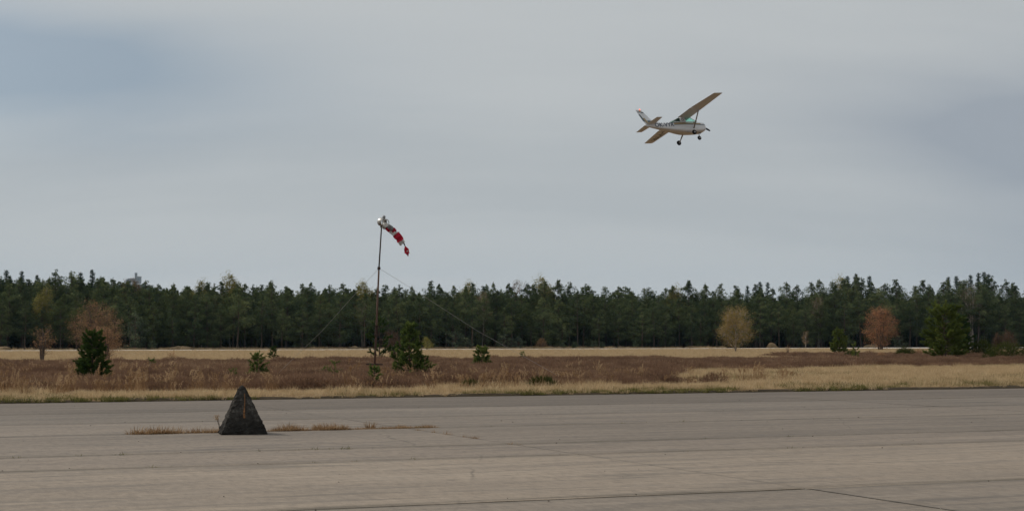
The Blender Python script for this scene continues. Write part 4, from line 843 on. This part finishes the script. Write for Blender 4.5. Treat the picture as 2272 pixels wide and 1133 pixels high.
# ------------------------------------------------------------------ windsock
M['rust_pipe'] = bark_mat('rusty_pipe', (0.075, 0.043, 0.032), (0.15, 0.09, 0.068), 9, .3)
M['dark_iron'] = bark_mat('dark_iron', (0.03, 0.02, 0.017), (0.07, 0.04, 0.03), 9, .5)
M['tin'] = paint('galvanised_tin', (0.45, 0.44, 0.42), .5, .7, .5, .3, 9)
M['wire'] = paint('steel_wire', (0.42, 0.40, 0.38), .5, .6, .5, .05)
def cloth(name, c):
    t = NT(name); n1 = t.noise(t.objco(), 14, 5); cc = t.mixc(t.mr(n1, .3, .7), tuple(v * .75 for v in c), c)
    d = t.n('ShaderNodeBsdfDiffuse', {'Color': cc}); tr = t.n('ShaderNodeBsdfTranslucent', {'Color': cc}); m = t.n('ShaderNodeMixShader', {0: .35, 1: d.outputs[0], 2: tr.outputs[0]}); t.link(m.outputs[0], t.out.inputs[0]); return t.mat
M['sock_red'] = cloth('faded_red_cloth', (0.60, 0.04, 0.075)); M['sock_white'] = cloth('dirty_white_cloth', (0.80, 0.79, 0.77)); M['sock_grey'] = cloth('grey_stained_cloth', (0.32, 0.32, 0.33))
wb = ground(829.5, 856); WD = wb[1]
def wp(px, py, dy=0.0): return at_dist(px, py, WD + dy) - np.array([wb[0], WD, 0])
ws = thing('windsock', 'rusty windsock pole with a torn red and white sock', 'windsock', (wb[0], WD, 0))
top = wp(846.5, 503); b = MB(); foot = np.array([0, 0, -.1]); mid = wp(835, 730)
b.tube([foot, wp(831.5, 808)], [.034, .034], 10); b.obj('lower_pole', M['dark_iron'], ws, True)
b = MB(); b.tube([wp(831.5, 808), mid, wp(840.5, 600)], [.038, .038, .035], 10); b.obj('pole', M['rust_pipe'], ws, True)
b = MB(); b.tube([wp(840.5, 600), top], [.03, .026], 10); b.obj('upper_pole', M['dark_iron'], ws, True)
b = MB(); b.tube([wp(834.6, 744), wp(835.8, 722)], [.055, .055], 10); b.box(wp(834.8, 744), (.08, .08, .03)); b.box(wp(836, 722.5), (.075, .075, .025)); b.obj('coupling', M['dark_iron'], ws)
b = MB(); b.tube([wp(813, 807, .15), wp(831, 807.5), wp(849, 808, -.1)], [.035, .035, .03], 6); b.obj('crossbar', M['dark_iron'], ws)
b = MB(); b.tube([wp(840.6, 598), wp(840.9, 592)], [.06, .06], 8); b.obj('wire_collar', M['dark_iron'], ws)
for (ax, ay), lab in (((597, 847), 'left'), ((1274, 853), 'right')):
    an = ground(ax, ay); e = an - np.array([wb[0], WD, 0]); e[2] = -.02; s0 = wp(841, 595)
    pts = [s0 + (e - s0) * t - np.array([0, 0, .28 * math.sin(math.pi * t)]) * (t if t < .5 else 1 - t) for t in np.linspace(0, 1, 9)]
    b = MB(); b.tube(pts, .005, 5); b.obj('guy_wire', M['wire'], ws)
# swivel, sheet-metal drum and ring
b = MB(); b.tube([top - [0, 0, .03], top + [0, 0, .05]], [.06, .04], 8); b.obj('swivel', M['dark_iron'], ws)
dc = wp(848.3, 492.5); ax = unit(np.array([.62, -.62, -.18])); sd = unit(np.cross(ax, (0, 0, 1))); up = np.cross(sd, ax)
def ring_at(c, r, n=20, k=1.0): return [c + .86 * r * (sd * math.cos(t) + up * math.sin(t) * k) for t in np.linspace(0, 2 * math.pi, n, endpoint=False)]
b = MB(); b.loft([ring_at(dc - ax * .13, .165), ring_at(dc - ax * .13, .175), ring_at(dc - ax * .11, .19), ring_at(dc + ax * .09, .185), ring_at(dc + ax * .11, .17), ring_at(dc + ax * .10, .155), ring_at(dc - ax * .11, .16)], caps=False); b.obj('drum', M['tin'], ws, True)
b = MB(); c2 = dc + ax * .16 + np.array([.03, 0, -.03]); pts = ring_at(c2, .185, 24); b.tube(pts + [pts[0], pts[1]], .016, 6, False); b.obj('sock_ring', M['tin'], ws, True)
b = MB()
for k in (2, 8, 14, 20): b.tube([ring_at(dc + ax * .1, .17, 24)[k], pts[k]], .008, 4)
b.obj('ring_stay', M['tin'], ws)
b = MB(); tcn = wp(852, 481.5); rings = []
for i in range(7): 
    ph = math.pi * (i / 6 - .5); rings.append([tcn + np.array([math.cos(t) * math.cos(ph), math.sin(t) * math.cos(ph), math.sin(ph) * 1.05]) * .066 for t in np.linspace(0, 6.283, 12, endpoint=False)])
b.loft(rings, caps=True); b.tube([tcn, dc], .018, 6); b.obj('top_ball', paint('grey_cap', (.24, .25, .26), .5, .3), ws, True)
# the sock: a collapsed, torn tube hanging down to the right in bands
def sock_band(name, path, halfw, thick, mat, tear=None, seed=0, n=16):
    """path: pixels along the sock; halfw: half width in pixels; a flattened folded tube"""
    g = np.random.default_rng(seed); s = WD / FPX; rings = []
    path = [np.array(p, float) for p in path]; m = 9; L = len(path)
    for i in range(m):
        t = i / (m - 1) * (L - 1); k = min(int(t), L - 2); f_ = t - k; c = path[k] * (1 - f_) + path[k + 1] * f_; h_ = halfw[k] * (1 - f_) + halfw[k + 1] * f_
        d = path[k + 1] - path[k]; d /= np.linalg.norm(d); nn = np.array([-d[1], d[0]]); r = []
        for j in range(n):
            a = 6.283 * j / n; rr = 1 + .10 * math.sin(3 * a + i * .9 + seed) + g.normal(0, .05); off = math.cos(a) * h_ * rr * 1.28; dep = math.sin(a) * thick * h_ * s * rr + .05 * math.sin(i * 1.3 + seed)
            q = c + nn * off + (d * tear * g.uniform(-1, 1) if tear and i == m - 1 else 0); r.append(wp(q[0], q[1], dep))
        rings.append(r)
    b = MB(); b.loft(rings, caps=False); return b.obj(name, mat, ws, True)
sock_band('sock_band', [(851, 498), (857, 504.5)], [7, 5], .6, M['sock_white'], 1, 1)
sock_band('sock_band', [(856, 505), (861, 511), (865.5, 513.5)], [2.6, 2.4, 2.0], .6, M['sock_red'], 1, 2)
sock_band('sock_band', [(861, 501.5), (868, 506.5), (872, 510)], [3.6, 4.2, 3.6], .7, M['sock_grey'], 1.2, 3)
sock_band('sock_band', [(870.5, 507.5), (874, 511), (877, 514)], [3.2, 4.4, 3.0], .6, M['sock_red'], 1, 4)
sock_band('sock_band', [(864, 513.5), (873, 517.5), (880, 520)], [2.2, 3.6, 4.8], .5, M['sock_white'], 1, 5)
sock_band('sock_band', [(878.5, 518.5), (884, 526), (889, 534)], [6.2, 6.4, 6.2], .5, M['sock_red'], .8, 6)
sock_band('sock_band', [(889, 533.5), (892, 541)], [6.2, 5.0], .45, M['sock_white'], 3.0, 7)
sock_band('sock_tatter', [(893, 538), (897, 541), (899, 546)], [1.0, 1.2, .8], .6, M['sock_grey'], .8, 8)
sock_band('sock_tatter', [(899, 546), (901, 553), (903.5, 560), (905, 566)], [.8, 4.0, 4.2, .6], .4, M['sock_red'], 4, 9)
sock_band('sock_tatter', [(903, 556), (906, 560.5), (909, 561)], [1.6, 1.2, .5], .6, M['sock_white'], 1, 10)
# ------------------------------------------------------------------ aircraft (x forward from the spinner, y right, z up), climbing away to the right in a left bank
M['white_paint'] = paint('aircraft_white', (0.62, 0.63, 0.645), .35, 0, .5, .03, 3)
M['grey_paint'] = paint('aircraft_grey', (0.46, 0.45, 0.44), .4, 0, .5, .05, 3)
M['navy'] = paint('navy_trim', (0.018, 0.03, 0.07), .35); M['teal'] = paint('slate_blue_trim', (0.06, 0.10, 0.12), .35); M['gold'] = paint('gold_trim', (0.34, 0.24, 0.12), .4); M['tyre'] = paint('tyre_rubber', (0.012, 0.012, 0.012), .85, spec=.2)
M['black'] = paint('black_paint', (0.015, 0.015, 0.016), .5); M['steel'] = paint('strut_grey', (0.30, 0.29, 0.29), .4, .2); M['cabin'] = paint('dark_cabin', (0.02, 0.02, 0.022), .8)
t = NT('beacon_red'); bb = t.bsdf((0.8, 0.08, 0.03), .3); bb.inputs['Emission Color'].default_value = (1, .18, .08, 1); bb.inputs['Emission Strength'].default_value = 1.6; M['beacon'] = t.mat
t = NT('tinted_glass'); tr = t.n('ShaderNodeBsdfTransparent', {'Color': (0.80, 0.975, 0.92, 1)}); gl = t.n('ShaderNodeBsdfGlossy', {'Color': (.9, 1, .97, 1), 'Roughness': .05}); fr = t.math('ADD', t.math('MULTIPLY', t.math('POWER', t.n('ShaderNodeLayerWeight', {'Blend': .5}).outputs['Facing'], 5.0), .8), .04); mx = t.n('ShaderNodeMixShader', {0: fr, 1: tr.outputs[0], 2: gl.outputs[0]}); t.link(mx.outputs[0], t.out.inputs[0]); M['glass'] = t.mat

def airframe(yaw, pitch, roll):
    F = np.array([math.cos(pitch) * math.cos(yaw), math.cos(pitch) * math.sin(yaw), math.sin(pitch)]); R0 = np.array([math.sin(yaw), -math.cos(yaw), 0]); U0 = np.cross(R0, F)
    return F, R0 * math.cos(roll) - U0 * math.sin(roll), U0 * math.cos(roll) + R0 * math.sin(roll)
AF = airframe(R(34.66), R(3.46), R(-19.1)); AP = np.array([14.15, 138.77, 20.12]) + AF[0] * 3.4     # origin = spinner tip
# body coordinates are (x fwd, y LEFT, z up) inside Blender so that the frame stays right handed
plane = thing('light_aircraft', 'white high-wing propeller aircraft banking left above the forest', 'aircraft')
plane.matrix_world = Matrix(((AF[0][0], -AF[1][0], AF[2][0], AP[0]), (AF[0][1], -AF[1][1], AF[2][1], AP[1]), (AF[0][2], -AF[1][2], AF[2][2], AP[2]), (0, 0, 0, 1)))
class AB(MB):
    def add(s, v, f, mi=0): MB.add(s, [(x, -y, z) for x, y, z in v], [tuple(reversed(q)) for q in f], mi)
# fuselage stations: x, half width, top, bottom
ST = np.array([(-.34, .28, .20, -.27), (-.39, .37, .25, -.36), (-.5, .43, .27, -.44), (-.8, .48, .285, -.52), (-1.2, .51, .29, -.57), (-1.6, .53, .29, -.60), (-2.2, .54, .29, -.62), (-2.9, .53, .29, -.62), (-3.4, .48, .29, -.56), (-4.0, .39, .285, -.46), (-4.8, .285, .28, -.33), (-5.6, .195, .27, -.20), (-6.2, .13, .26, -.10), (-6.75, .055, .25, -.02)])
def stn(x):
    xs = -ST[:, 0]; return [np.interp(-x, xs, ST[:, k]) for k in (1, 2, 3)]
EXP = 4.2
def side_y(x, z):
    w, zt, zb = stn(x); zc, h = (zt + zb) / 2, (zt - zb) / 2; return w * max(0, 1 - min(1, abs((z - zc) / h)) ** EXP) ** (1 / EXP)
def fring(x, n=28):
    w, zt, zb = stn(x); zc, h = (zt + zb) / 2, (zt - zb) / 2; r = []
    for k in range(n):
        a = 2 * math.pi * k / n; c, s = math.cos(a), math.sin(a); r.append((x, w * math.copysign(abs(c) ** (2 / EXP), c), zc + h * math.copysign(abs(s) ** (2 / EXP), s)))
    return r
b = AB(); b.loft([fring(x) for x in np.concatenate([ST[:5, 0], np.arange(-1.5, -6.75, -.25), [-6.75]])]); fus = b.obj('fuselage', M['white_paint'], plane, True)
# cowl: air intakes, nose bowl seam, exhaust
b = AB()
for s_ in (-1, 1): b.box((-.352, s_ * .15, .03), (.03, .09, .05))
b.box((-.36, 0, -.19), (.03, .11, .05)); b.obj('air_intake', M['black'], plane)
b = AB(); b.tube([(-1.0, .14, -.50), (-1.05, .15, -.70)], .035, 8); b.obj('exhaust', M['black'], plane)
b = AB(); b.loft([[(x, r_ * math.cos(a), r_ * math.sin(a)) for a in np.linspace(0, 6.283, 14, endpoint=False)] for x, r_ in ((-.10, .01), (-.13, .05), (-.22, .10), (-.33, .125))]); b.obj('spinner', M['white_paint'], plane, True)
ba = math.atan2(-.72, .69); b = AB()
for s_ in (0, math.pi):
    ca, sa = math.cos(ba + s_), math.sin(ba + s_); rr = []
    for r_, c_, tw in ((.06, .05, 1.0), (.2, .075, .8), (.45, .085, .55), (.7, .07, .4), (.84, .045, .33), (.875, .01, .3)):
        tx, tc = math.sin(tw), math.cos(tw); e = np.array([0, -sa, ca]); f_ = np.array([-.24, r_ * ca, r_ * sa]); w_ = np.array([tx * c_, 0, 0]) + e * tc * c_; th_ = np.array([tc, 0, 0]) * .012 - e * tx * .012
        rr.append([f_ + w_, f_ + th_, f_ - w_, f_ - th_])
    b.loft(rr)
b.obj('propeller', M['black'], plane, True)
# trim stripes lying just proud of the skin
def stripe(x0, x1, zf0, zf1, m, sgn, name='trim_stripe', off=.006, n=26):
    b = AB(); nz = 4; v = []
    for i in range(n + 1):
        x = x0 + (x1 - x0) * i / n
        for j in range(nz + 1):
            z = (zf0(x) * (1 - j / nz) + zf1(x) * j / nz); v.append((x, sgn * (side_y(x, z) + off), z))
    f = [(i * (nz + 1) + j, (i + 1) * (nz + 1) + j, (i + 1) * (nz + 1) + j + 1, i * (nz + 1) + j + 1) for i in range(n) for j in range(nz)]
    if sgn < 0: f = [q[::-1] for q in f]
    b.add(v, f); b.obj(name, m, plane, True)
for s_ in (1, -1):
    stripe(-.5, -3.95, lambda x: .185, lambda x: .225, M['teal'], s_)
    stripe(-1.0, -3.95, lambda x: .05, lambda x: .185, M['gold'], s_)
    stripe(-.46, -3.95, lambda x: -.02, lambda x: .05, M['teal'], s_)
    stripe(-1.9, -5.9, lambda x: -.26 + (-.06 * (x + 1.9)) - .012, lambda x: -.26 + (-.06 * (x + 1.9)) + .012, M['grey_paint'], s_, 'lower_trim')
# cabin: deck behind the windscreen, posts, roof, rear deck; glass between the posts
CT = [(-1.42, .44, .385), (-1.95, .42, .70), (-3.25, .40, .71), (-4.25, .27, .375)]
b = AB()
def bar(p, q, w=.045): b.tube([p, q], w, 6)
SZ, RZ = .285, .69                                     # window sill and roof
for s_ in (1, -1):
    bar((-1.32, s_ * .47, SZ), (-1.95, s_ * .42, RZ), .028); bar((-2.66, s_ * .49, SZ), (-2.66, s_ * .42, RZ), .05); bar((-3.12, s_ * .46, SZ), (-3.12, s_ * .41, RZ), .06); bar((-3.2, s_ * .40, RZ), (-4.3, s_ * .26, SZ), .03); bar((-1.4, s_ * .51, SZ), (-3.9, s_ * .38, SZ), .03)
b.obj('cabin_frame', M['white_paint'], plane, True)
b = AB(); b.loft([[(-1.97, -.43, RZ - .01), (-1.97, .43, RZ - .01), (-1.97, .40, .75), (-1.97, -.40, .75)], [(-3.3, -.42, RZ - .01), (-3.3, .42, RZ - .01), (-3.3, .40, .72), (-3.3, -.40, .72)]]); b.obj('cabin_roof', M['white_paint'], plane)
for s_ in (1, -1):
    b = AB(); b.loft([[(-2.68, s_ * .495, SZ), (-3.12, s_ * .465, SZ), (-3.12, s_ * .425, RZ), (-2.68, s_ * .43, RZ)], [(-2.68, s_ * .48, SZ), (-3.12, s_ * .45, SZ), (-3.12, s_ * .41, RZ), (-2.68, s_ * .415, RZ)]]); b.obj('door_post', M['white_paint'], plane)
    b = AB(); sq = [(-2.80, .38), (-2.99, .38), (-2.99, .55), (-2.80, .55)]
    def py_(z): return s_ * (.50 - (z - SZ) * .19 + .004)
    for i in range(4): b.tube([(sq[i][0], py_(sq[i][1]), sq[i][1]), (sq[(i + 1) % 4][0], py_(sq[(i + 1) % 4][1]), sq[(i + 1) % 4][1])], .018, 4)
    b.obj('post_badge', M['black'], plane)
def pane(name, quad, th=.008):
    b = AB(); q = np.array(quad); n = unit(np.cross(q[1] - q[0], q[-1] - q[0])); b.loft([[tuple(x) for x in q], [tuple(x + n * th) for x in q]]); b.obj(name, M['glass'], plane)
pane('windscreen', [(-1.34, .45, SZ), (-1.96, .41, RZ), (-1.96, -.41, RZ), (-1.34, -.45, SZ)])
for s_ in (1, -1):
    pane('side_window', [(-1.45, s_ * .48, SZ + .02), (-2.63, s_ * .48, SZ + .02), (-2.63, s_ * .42, RZ - .02), (-1.97, s_ * .425, RZ - .02)]); pane('rear_side_window', [(-3.2, s_ * .455, SZ + .01), (-4.15, s_ * .295, SZ + .01), (-3.3, s_ * .40, RZ - .02)])
pane('rear_window', [(-3.3, .38, RZ), (-4.28, .25, SZ), (-4.28, -.25, SZ), (-3.3, -.38, RZ)])
b = AB(); b.loft([[(-3.2, -.4, .2), (-3.2, .4, .2), (-3.2, .36, RZ - .02), (-3.2, -.36, RZ - .02)], [(-4.05, -.24, .2), (-4.05, .24, .2), (-4.05, .22, SZ + .03), (-4.05, -.22, SZ + .03)]]); b.obj('baggage_shelf', M['cabin'], plane)
b = AB(); b.box((-1.55, 0, .26), (.10, .40, .05)); b.obj('instrument_panel', M['cabin'], plane)
b = AB(); b.box((-2.60, -.22, .28), (.05, .17, .12)); b.box((-2.60, .22, .28), (.05, .17, .12)); b.obj('seat_back', M['cabin'], plane)
# wings
def foil(c0, c1, xle, ch, y, z, thick=.12, droop=0):
    up, lo = [], []
    for t in np.linspace(c0, c1, 9):
        yt = 5 * thick * ch * (.2969 * math.sqrt(t) - .126 * t - .3516 * t ** 2 + .2843 * t ** 3 - .1036 * t ** 4); up.append((xle - t * ch, y, z + yt * 1.15 - .04 * ch * t)); lo.append((xle - t * ch, y, z - yt * .55 - .04 * ch * t))
    return up + lo[::-1]
def wsec(y):
    ay = abs(y); k = max(0, (ay - 2.3) / 2.7); return -1.89 - .03 * k, 1.52 - .52 * k, .725 + .019 * ay
for s_ in (1, -1):
    def panel(name, ys, c0, c1, par, m=M['white_paint'], th=.12):
        b = AB(); rs = [foil(c0, c1, *wsec(y)[:2], s_ * y, wsec(y)[2], th) for y in ys]
        if s_ < 0: rs = rs[::-1]
        b.loft(rs); return b.obj(name, m, par)
    wg = panel('wing', [0.0, .6, 1.2, 2.3, 3.0, 4.0, 4.85], 0, .745, plane)
    panel('flap', [.5, 1.2, 2.25], .752, 1, wg); panel('aileron', [2.3, 3.2, 4.6], .752, 1, wg); panel('trailing_panel', [4.62, 4.85], .746, 1, wg)
    b = AB(); xle, ch, z = wsec(4.85); r1 = foil(0, 1, xle, ch, s_ * 4.853, z); r2 = foil(0, 1, xle - .06, ch * .93, s_ * 5.03, z - .01, .07); b.loft([r1, r2] if s_ > 0 else [r2, r1]); b.obj('wing_tip', M['white_paint'], wg)
    # lift strut
    A_, B_ = np.array([-1.95, s_ * .53, -.36]), np.array([-2.3, s_ * 2.12, .72]); b = AB(); rs = []
    for p_ in (A_, B_): rs.append([p_ + np.array([math.cos(a) * .075, 0, 0]) + np.array([0, -math.sin(a) * .022 * .6, math.sin(a) * .022]) for a in np.linspace(0, 6.283, 10, endpoint=False)])
    b.loft(rs); b.obj('lift_strut', M['steel'], plane, True)
    # main gear leg and wheel
    b = AB(); rs = []
    for p_, w_, h_ in (((-2.62, s_ * .30, -.57), .10, .025), ((-2.60, s_ * .65, -.78), .075, .022), ((-2.58, s_ * 1.02, -1.02), .05, .02)):
        p_ = np.array(p_); rs.append([p_ + (w_, 0, 0), p_ + (0, s_ * h_ * .6, h_), p_ + (-w_, 0, 0), p_ - (0, s_ * h_ * .6, h_)])
    b.loft(rs); b.obj('gear_leg', M['steel'], plane)
    def wheel(name, c, r_, w_):
        b = AB(); n = 22; prof = [(-.5, .62), (-.5, .82), (-.36, .97), (0, 1.0), (.36, .97), (.5, .82), (.5, .62)]
        b.loft([[(c[0] + r_ * q * math.cos(a), c[1] + w_ * t, c[2] + r_ * q * math.sin(a)) for a in np.linspace(0, 6.283, n, endpoint=False)] for t, q in prof], caps=True); wh = b.obj(name, M['tyre'], plane, True)
        b = AB(); b.tube([(c[0], c[1] - w_ * .53, c[2]), (c[0], c[1] + w_ * .53, c[2])], r_ * .36, 12); b.obj('hub', M['steel'], wh); return wh
    wheel('main_wheel', (-2.58, s_ * 1.10, -1.0), .215, .15)
    # tailplane
    def tsec(y): k = y / 1.52; return -5.82 - .22 * k, .98 - .34 * k, .175
    def tail(name, ys, c0, c1, par):
        b = AB(); rs = [foil(c0, c1, *tsec(y)[:2], s_ * y, tsec(y)[2], .07) for y in ys]
        if s_ < 0: rs = rs[::-1]
        b.loft(rs); return b.obj(name, M['white_paint'], par)
    tp_ = tail('tailplane', [.02, .8, 1.5], 0, .60, plane); tail('elevator', [.12, .8, 1.52], .61, 1, tp_)
b = AB(); b.tube([(-1.02, 0, -.5), (-1.1, 0, -.86)], .035, 8); b.obj('nose_strut', M['steel'], plane)
b = AB()
for s_ in (1, -1): b.tube([(-1.1, 0, -.84), (-1.1, s_ * .085, -.86), (-1.13, s_ * .085, -1.02)], .018, 6)
b.obj('nose_fork', M['steel'], plane); wheel('nose_wheel', (-1.13, 0, -1.02), .185, .13)
# fin and rudder
def fsec(z): k = (z - .24) / (1.52 - .24); return -5.65 - 1.18 * k, 1.12 - .50 * k
def fin(name, zs, c0, c1, par, m):
    b = AB(); rs = []
    for z in zs:
        x, c = fsec(z); r_ = foil(c0, c1, x, c, 0, 0, .075); mid_ = [(q[0], (q[2] + .04 * (x - q[0])) * .8, z) for q in r_]; rs.append(mid_)
    b.loft(rs); return b.obj(name, m, par)
fn = fin('fin', [.22, .6, 1.0, 1.50], 0, .62, plane, M['white_paint']); fin('rudder', [.10, .6, 1.0, 1.52], .63, 1, fn, M['white_paint'])
b = AB(); b.loft([[(-4.9, -.02, .33), (-4.9, .02, .33), (-4.9, 0, .345)], [(-5.75, -.03, .30), (-5.75, .03, .30), (-5.75, 0, .50)]]); b.obj('dorsal_fin', M['white_paint'], plane)
b = AB(); x_, c_ = fsec(1.52); b.loft([[(x_ - .13 + r_ * math.cos(a), r_ * math.sin(a), z_) for a in np.linspace(0, 6.283, 10, endpoint=False)] for z_, r_ in ((1.49, .05), (1.56, .05), (1.61, .03), (1.63, .005))]); b.obj('beacon', M['beacon'], plane, True)
def fin_mark(z0, z1, a0, a1, m, name):
    for s_ in (1, -1):
        v = []
        for z in (z0, z1):
            x, c = fsec(z)
            for t_ in (a0, a1): v.append((x - c * t_, s_ * (.038 if t_ < .75 else .026) * c / 1.0 + s_ * .012, z))
        b = AB(); b.add(v, [(0, 1, 3, 2) if s_ < 0 else (0, 2, 3, 1)]); b.obj(name, m, plane)
fin_mark(1.22, 1.30, .12, .5, M['navy'], 'fin_emblem'); fin_mark(1.28, 1.34, .62, .95, M['navy'], 'fin_emblem'); fin_mark(1.30, 1.44, .35, .62, M['gold'], 'fin_emblem')
fin_mark(.45, 1.1, .86, .99, M['teal'], 'rudder_trim'); fin_mark(.30, .52, .25, .6, M['teal'], 'fin_trim'); fin_mark(.3, .75, .66, .86, M['gold'], 'rudder_trim')
# registration
def text_mesh(txt, size):
    cu = bpy.data.curves.new('registration', 'FONT'); cu.body = txt; cu.size = size; cu.offset = .022 * size; o = bpy.data.objects.new('registration', cu); COL.objects.link(o)
    bpy.context.view_layer.update(); me = bpy.data.meshes.new_from_object(o.evaluated_get(bpy.context.evaluated_depsgraph_get())); bpy.data.objects.remove(o); bpy.data.curves.remove(cu)
    v = np.array([x.co[:] for x in me.vertices]); f = [tuple(p_.vertices) for p_ in me.polygons]; bpy.data.meshes.remove(me); return v, f
v, f = text_mesh('OK-VYR', 1.0); v[:, 0] -= v[:, 0].min(); v[:, 1] -= v[:, 1].min(); tw, th_ = v[:, 0].max(), v[:, 1].max()
for s_ in (1, -1):
    b = AB(); vv = []
    for x, y, _ in v:
        u = x / tw; xb = (-5.9 + 1.95 * u) if s_ > 0 else (-3.95 - 1.95 * u); z = -.15 + .37 * y / th_ + .012 * (-4 - xb); vv.append((xb, s_ * (stn(xb)[0] + .012), z))
    b.add(vv, [q[::-1] for q in f]); b.obj('registration', M['navy'], plane)['label'] = 'dark registration letters OK-VYR on the fuselage side'
b = AB(); vv = []
for x, y, _ in v:
    yy = 1.35 + 3.1 * x / tw; xle, ch, z = wsec(yy); cf = .66 - .44 * y / th_; ri = foil(cf, cf + 1e-4, xle, ch, -yy, z); vv.append((ri[0][0], -yy, ri[-1][2] - .008))
b.add(vv, [q[::-1] for q in f]); b.obj('wing_registration', M['navy'], plane)['label'] = 'dark registration letters OK-VYR under the left wing'
# pilot
def skin_body(name, verts, edges, radii, m, parent=None):
    me = bpy.data.meshes.new(name); me.from_pydata(verts, edges, []); o = bpy.data.objects.new(name, me); COL.objects.link(o)
    md = o.modifiers.new('skin', 'SKIN'); sv = me.skin_vertices[0].data
    for i, r_ in enumerate(radii): sv[i].radius = (r_, r_); sv[i].use_root = i == 0
    o.modifiers.new('sub', 'SUBSURF').levels = 1; o.modifiers['sub'].render_levels = 1
    bpy.context.view_layer.update(); nm = bpy.data.meshes.new_from_object(o.evaluated_get(bpy.context.evaluated_depsgraph_get())); bpy.data.objects.remove(o); nm.materials.clear(); nm.materials.append(m)
    return nm
pv = [(-2.45, .22, -.22), (-2.50, .22, .05), (-2.52, .22, .27), (-2.50, .22, .36), (-2.47, .22, .46), (-2.46, .22, .55), (-2.48, .03, .24), (-2.30, 0, 0), (-2.02, .06, .10), (-2.48, .41, .24), (-2.30, .44, 0), (-2.02, .38, .10), (-2.05, .30, -.2), (-1.75, .30, -.45), (-2.05, .14, -.2), (-1.75, .14, -.45)]
pe = [(0, 1), (1, 2), (2, 3), (3, 4), (4, 5), (2, 6), (6, 7), (7, 8), (2, 9), (9, 10), (10, 11), (0, 12), (12, 13), (0, 14), (14, 15)]
pv = [(x, y, z - .06) for x, y, z in pv]
pr = [.13, .15, .12, .055, .085, .06, .07, .05, .04, .07, .05, .04, .08, .055, .08, .055]
pm = skin_body('person', pv, pe, pr, paint('dark_clothing', (.03, .03, .035), .9)); pl = tag(obj('person', pm), 'pilot in dark clothing seated inside the small aircraft', 'person'); pl.matrix_world = plane.matrix_world.copy()

# ------------------------------------------------------------------ haze
t = NT('haze_air'); vol = t.n('ShaderNodeVolumePrincipled', {'Color': (0.45, 0.72, 1.0, 1), 'Density': 3e-5, 'Anisotropy': 0.1}); t.link(vol.outputs[0], t.out.inputs['Volume'])
b = MB(); b.box((0, 3000, 199), (8000, 6500, 200.4)); hz_ = b.obj('haze', t.mat); tag(hz_, kind='stuff')
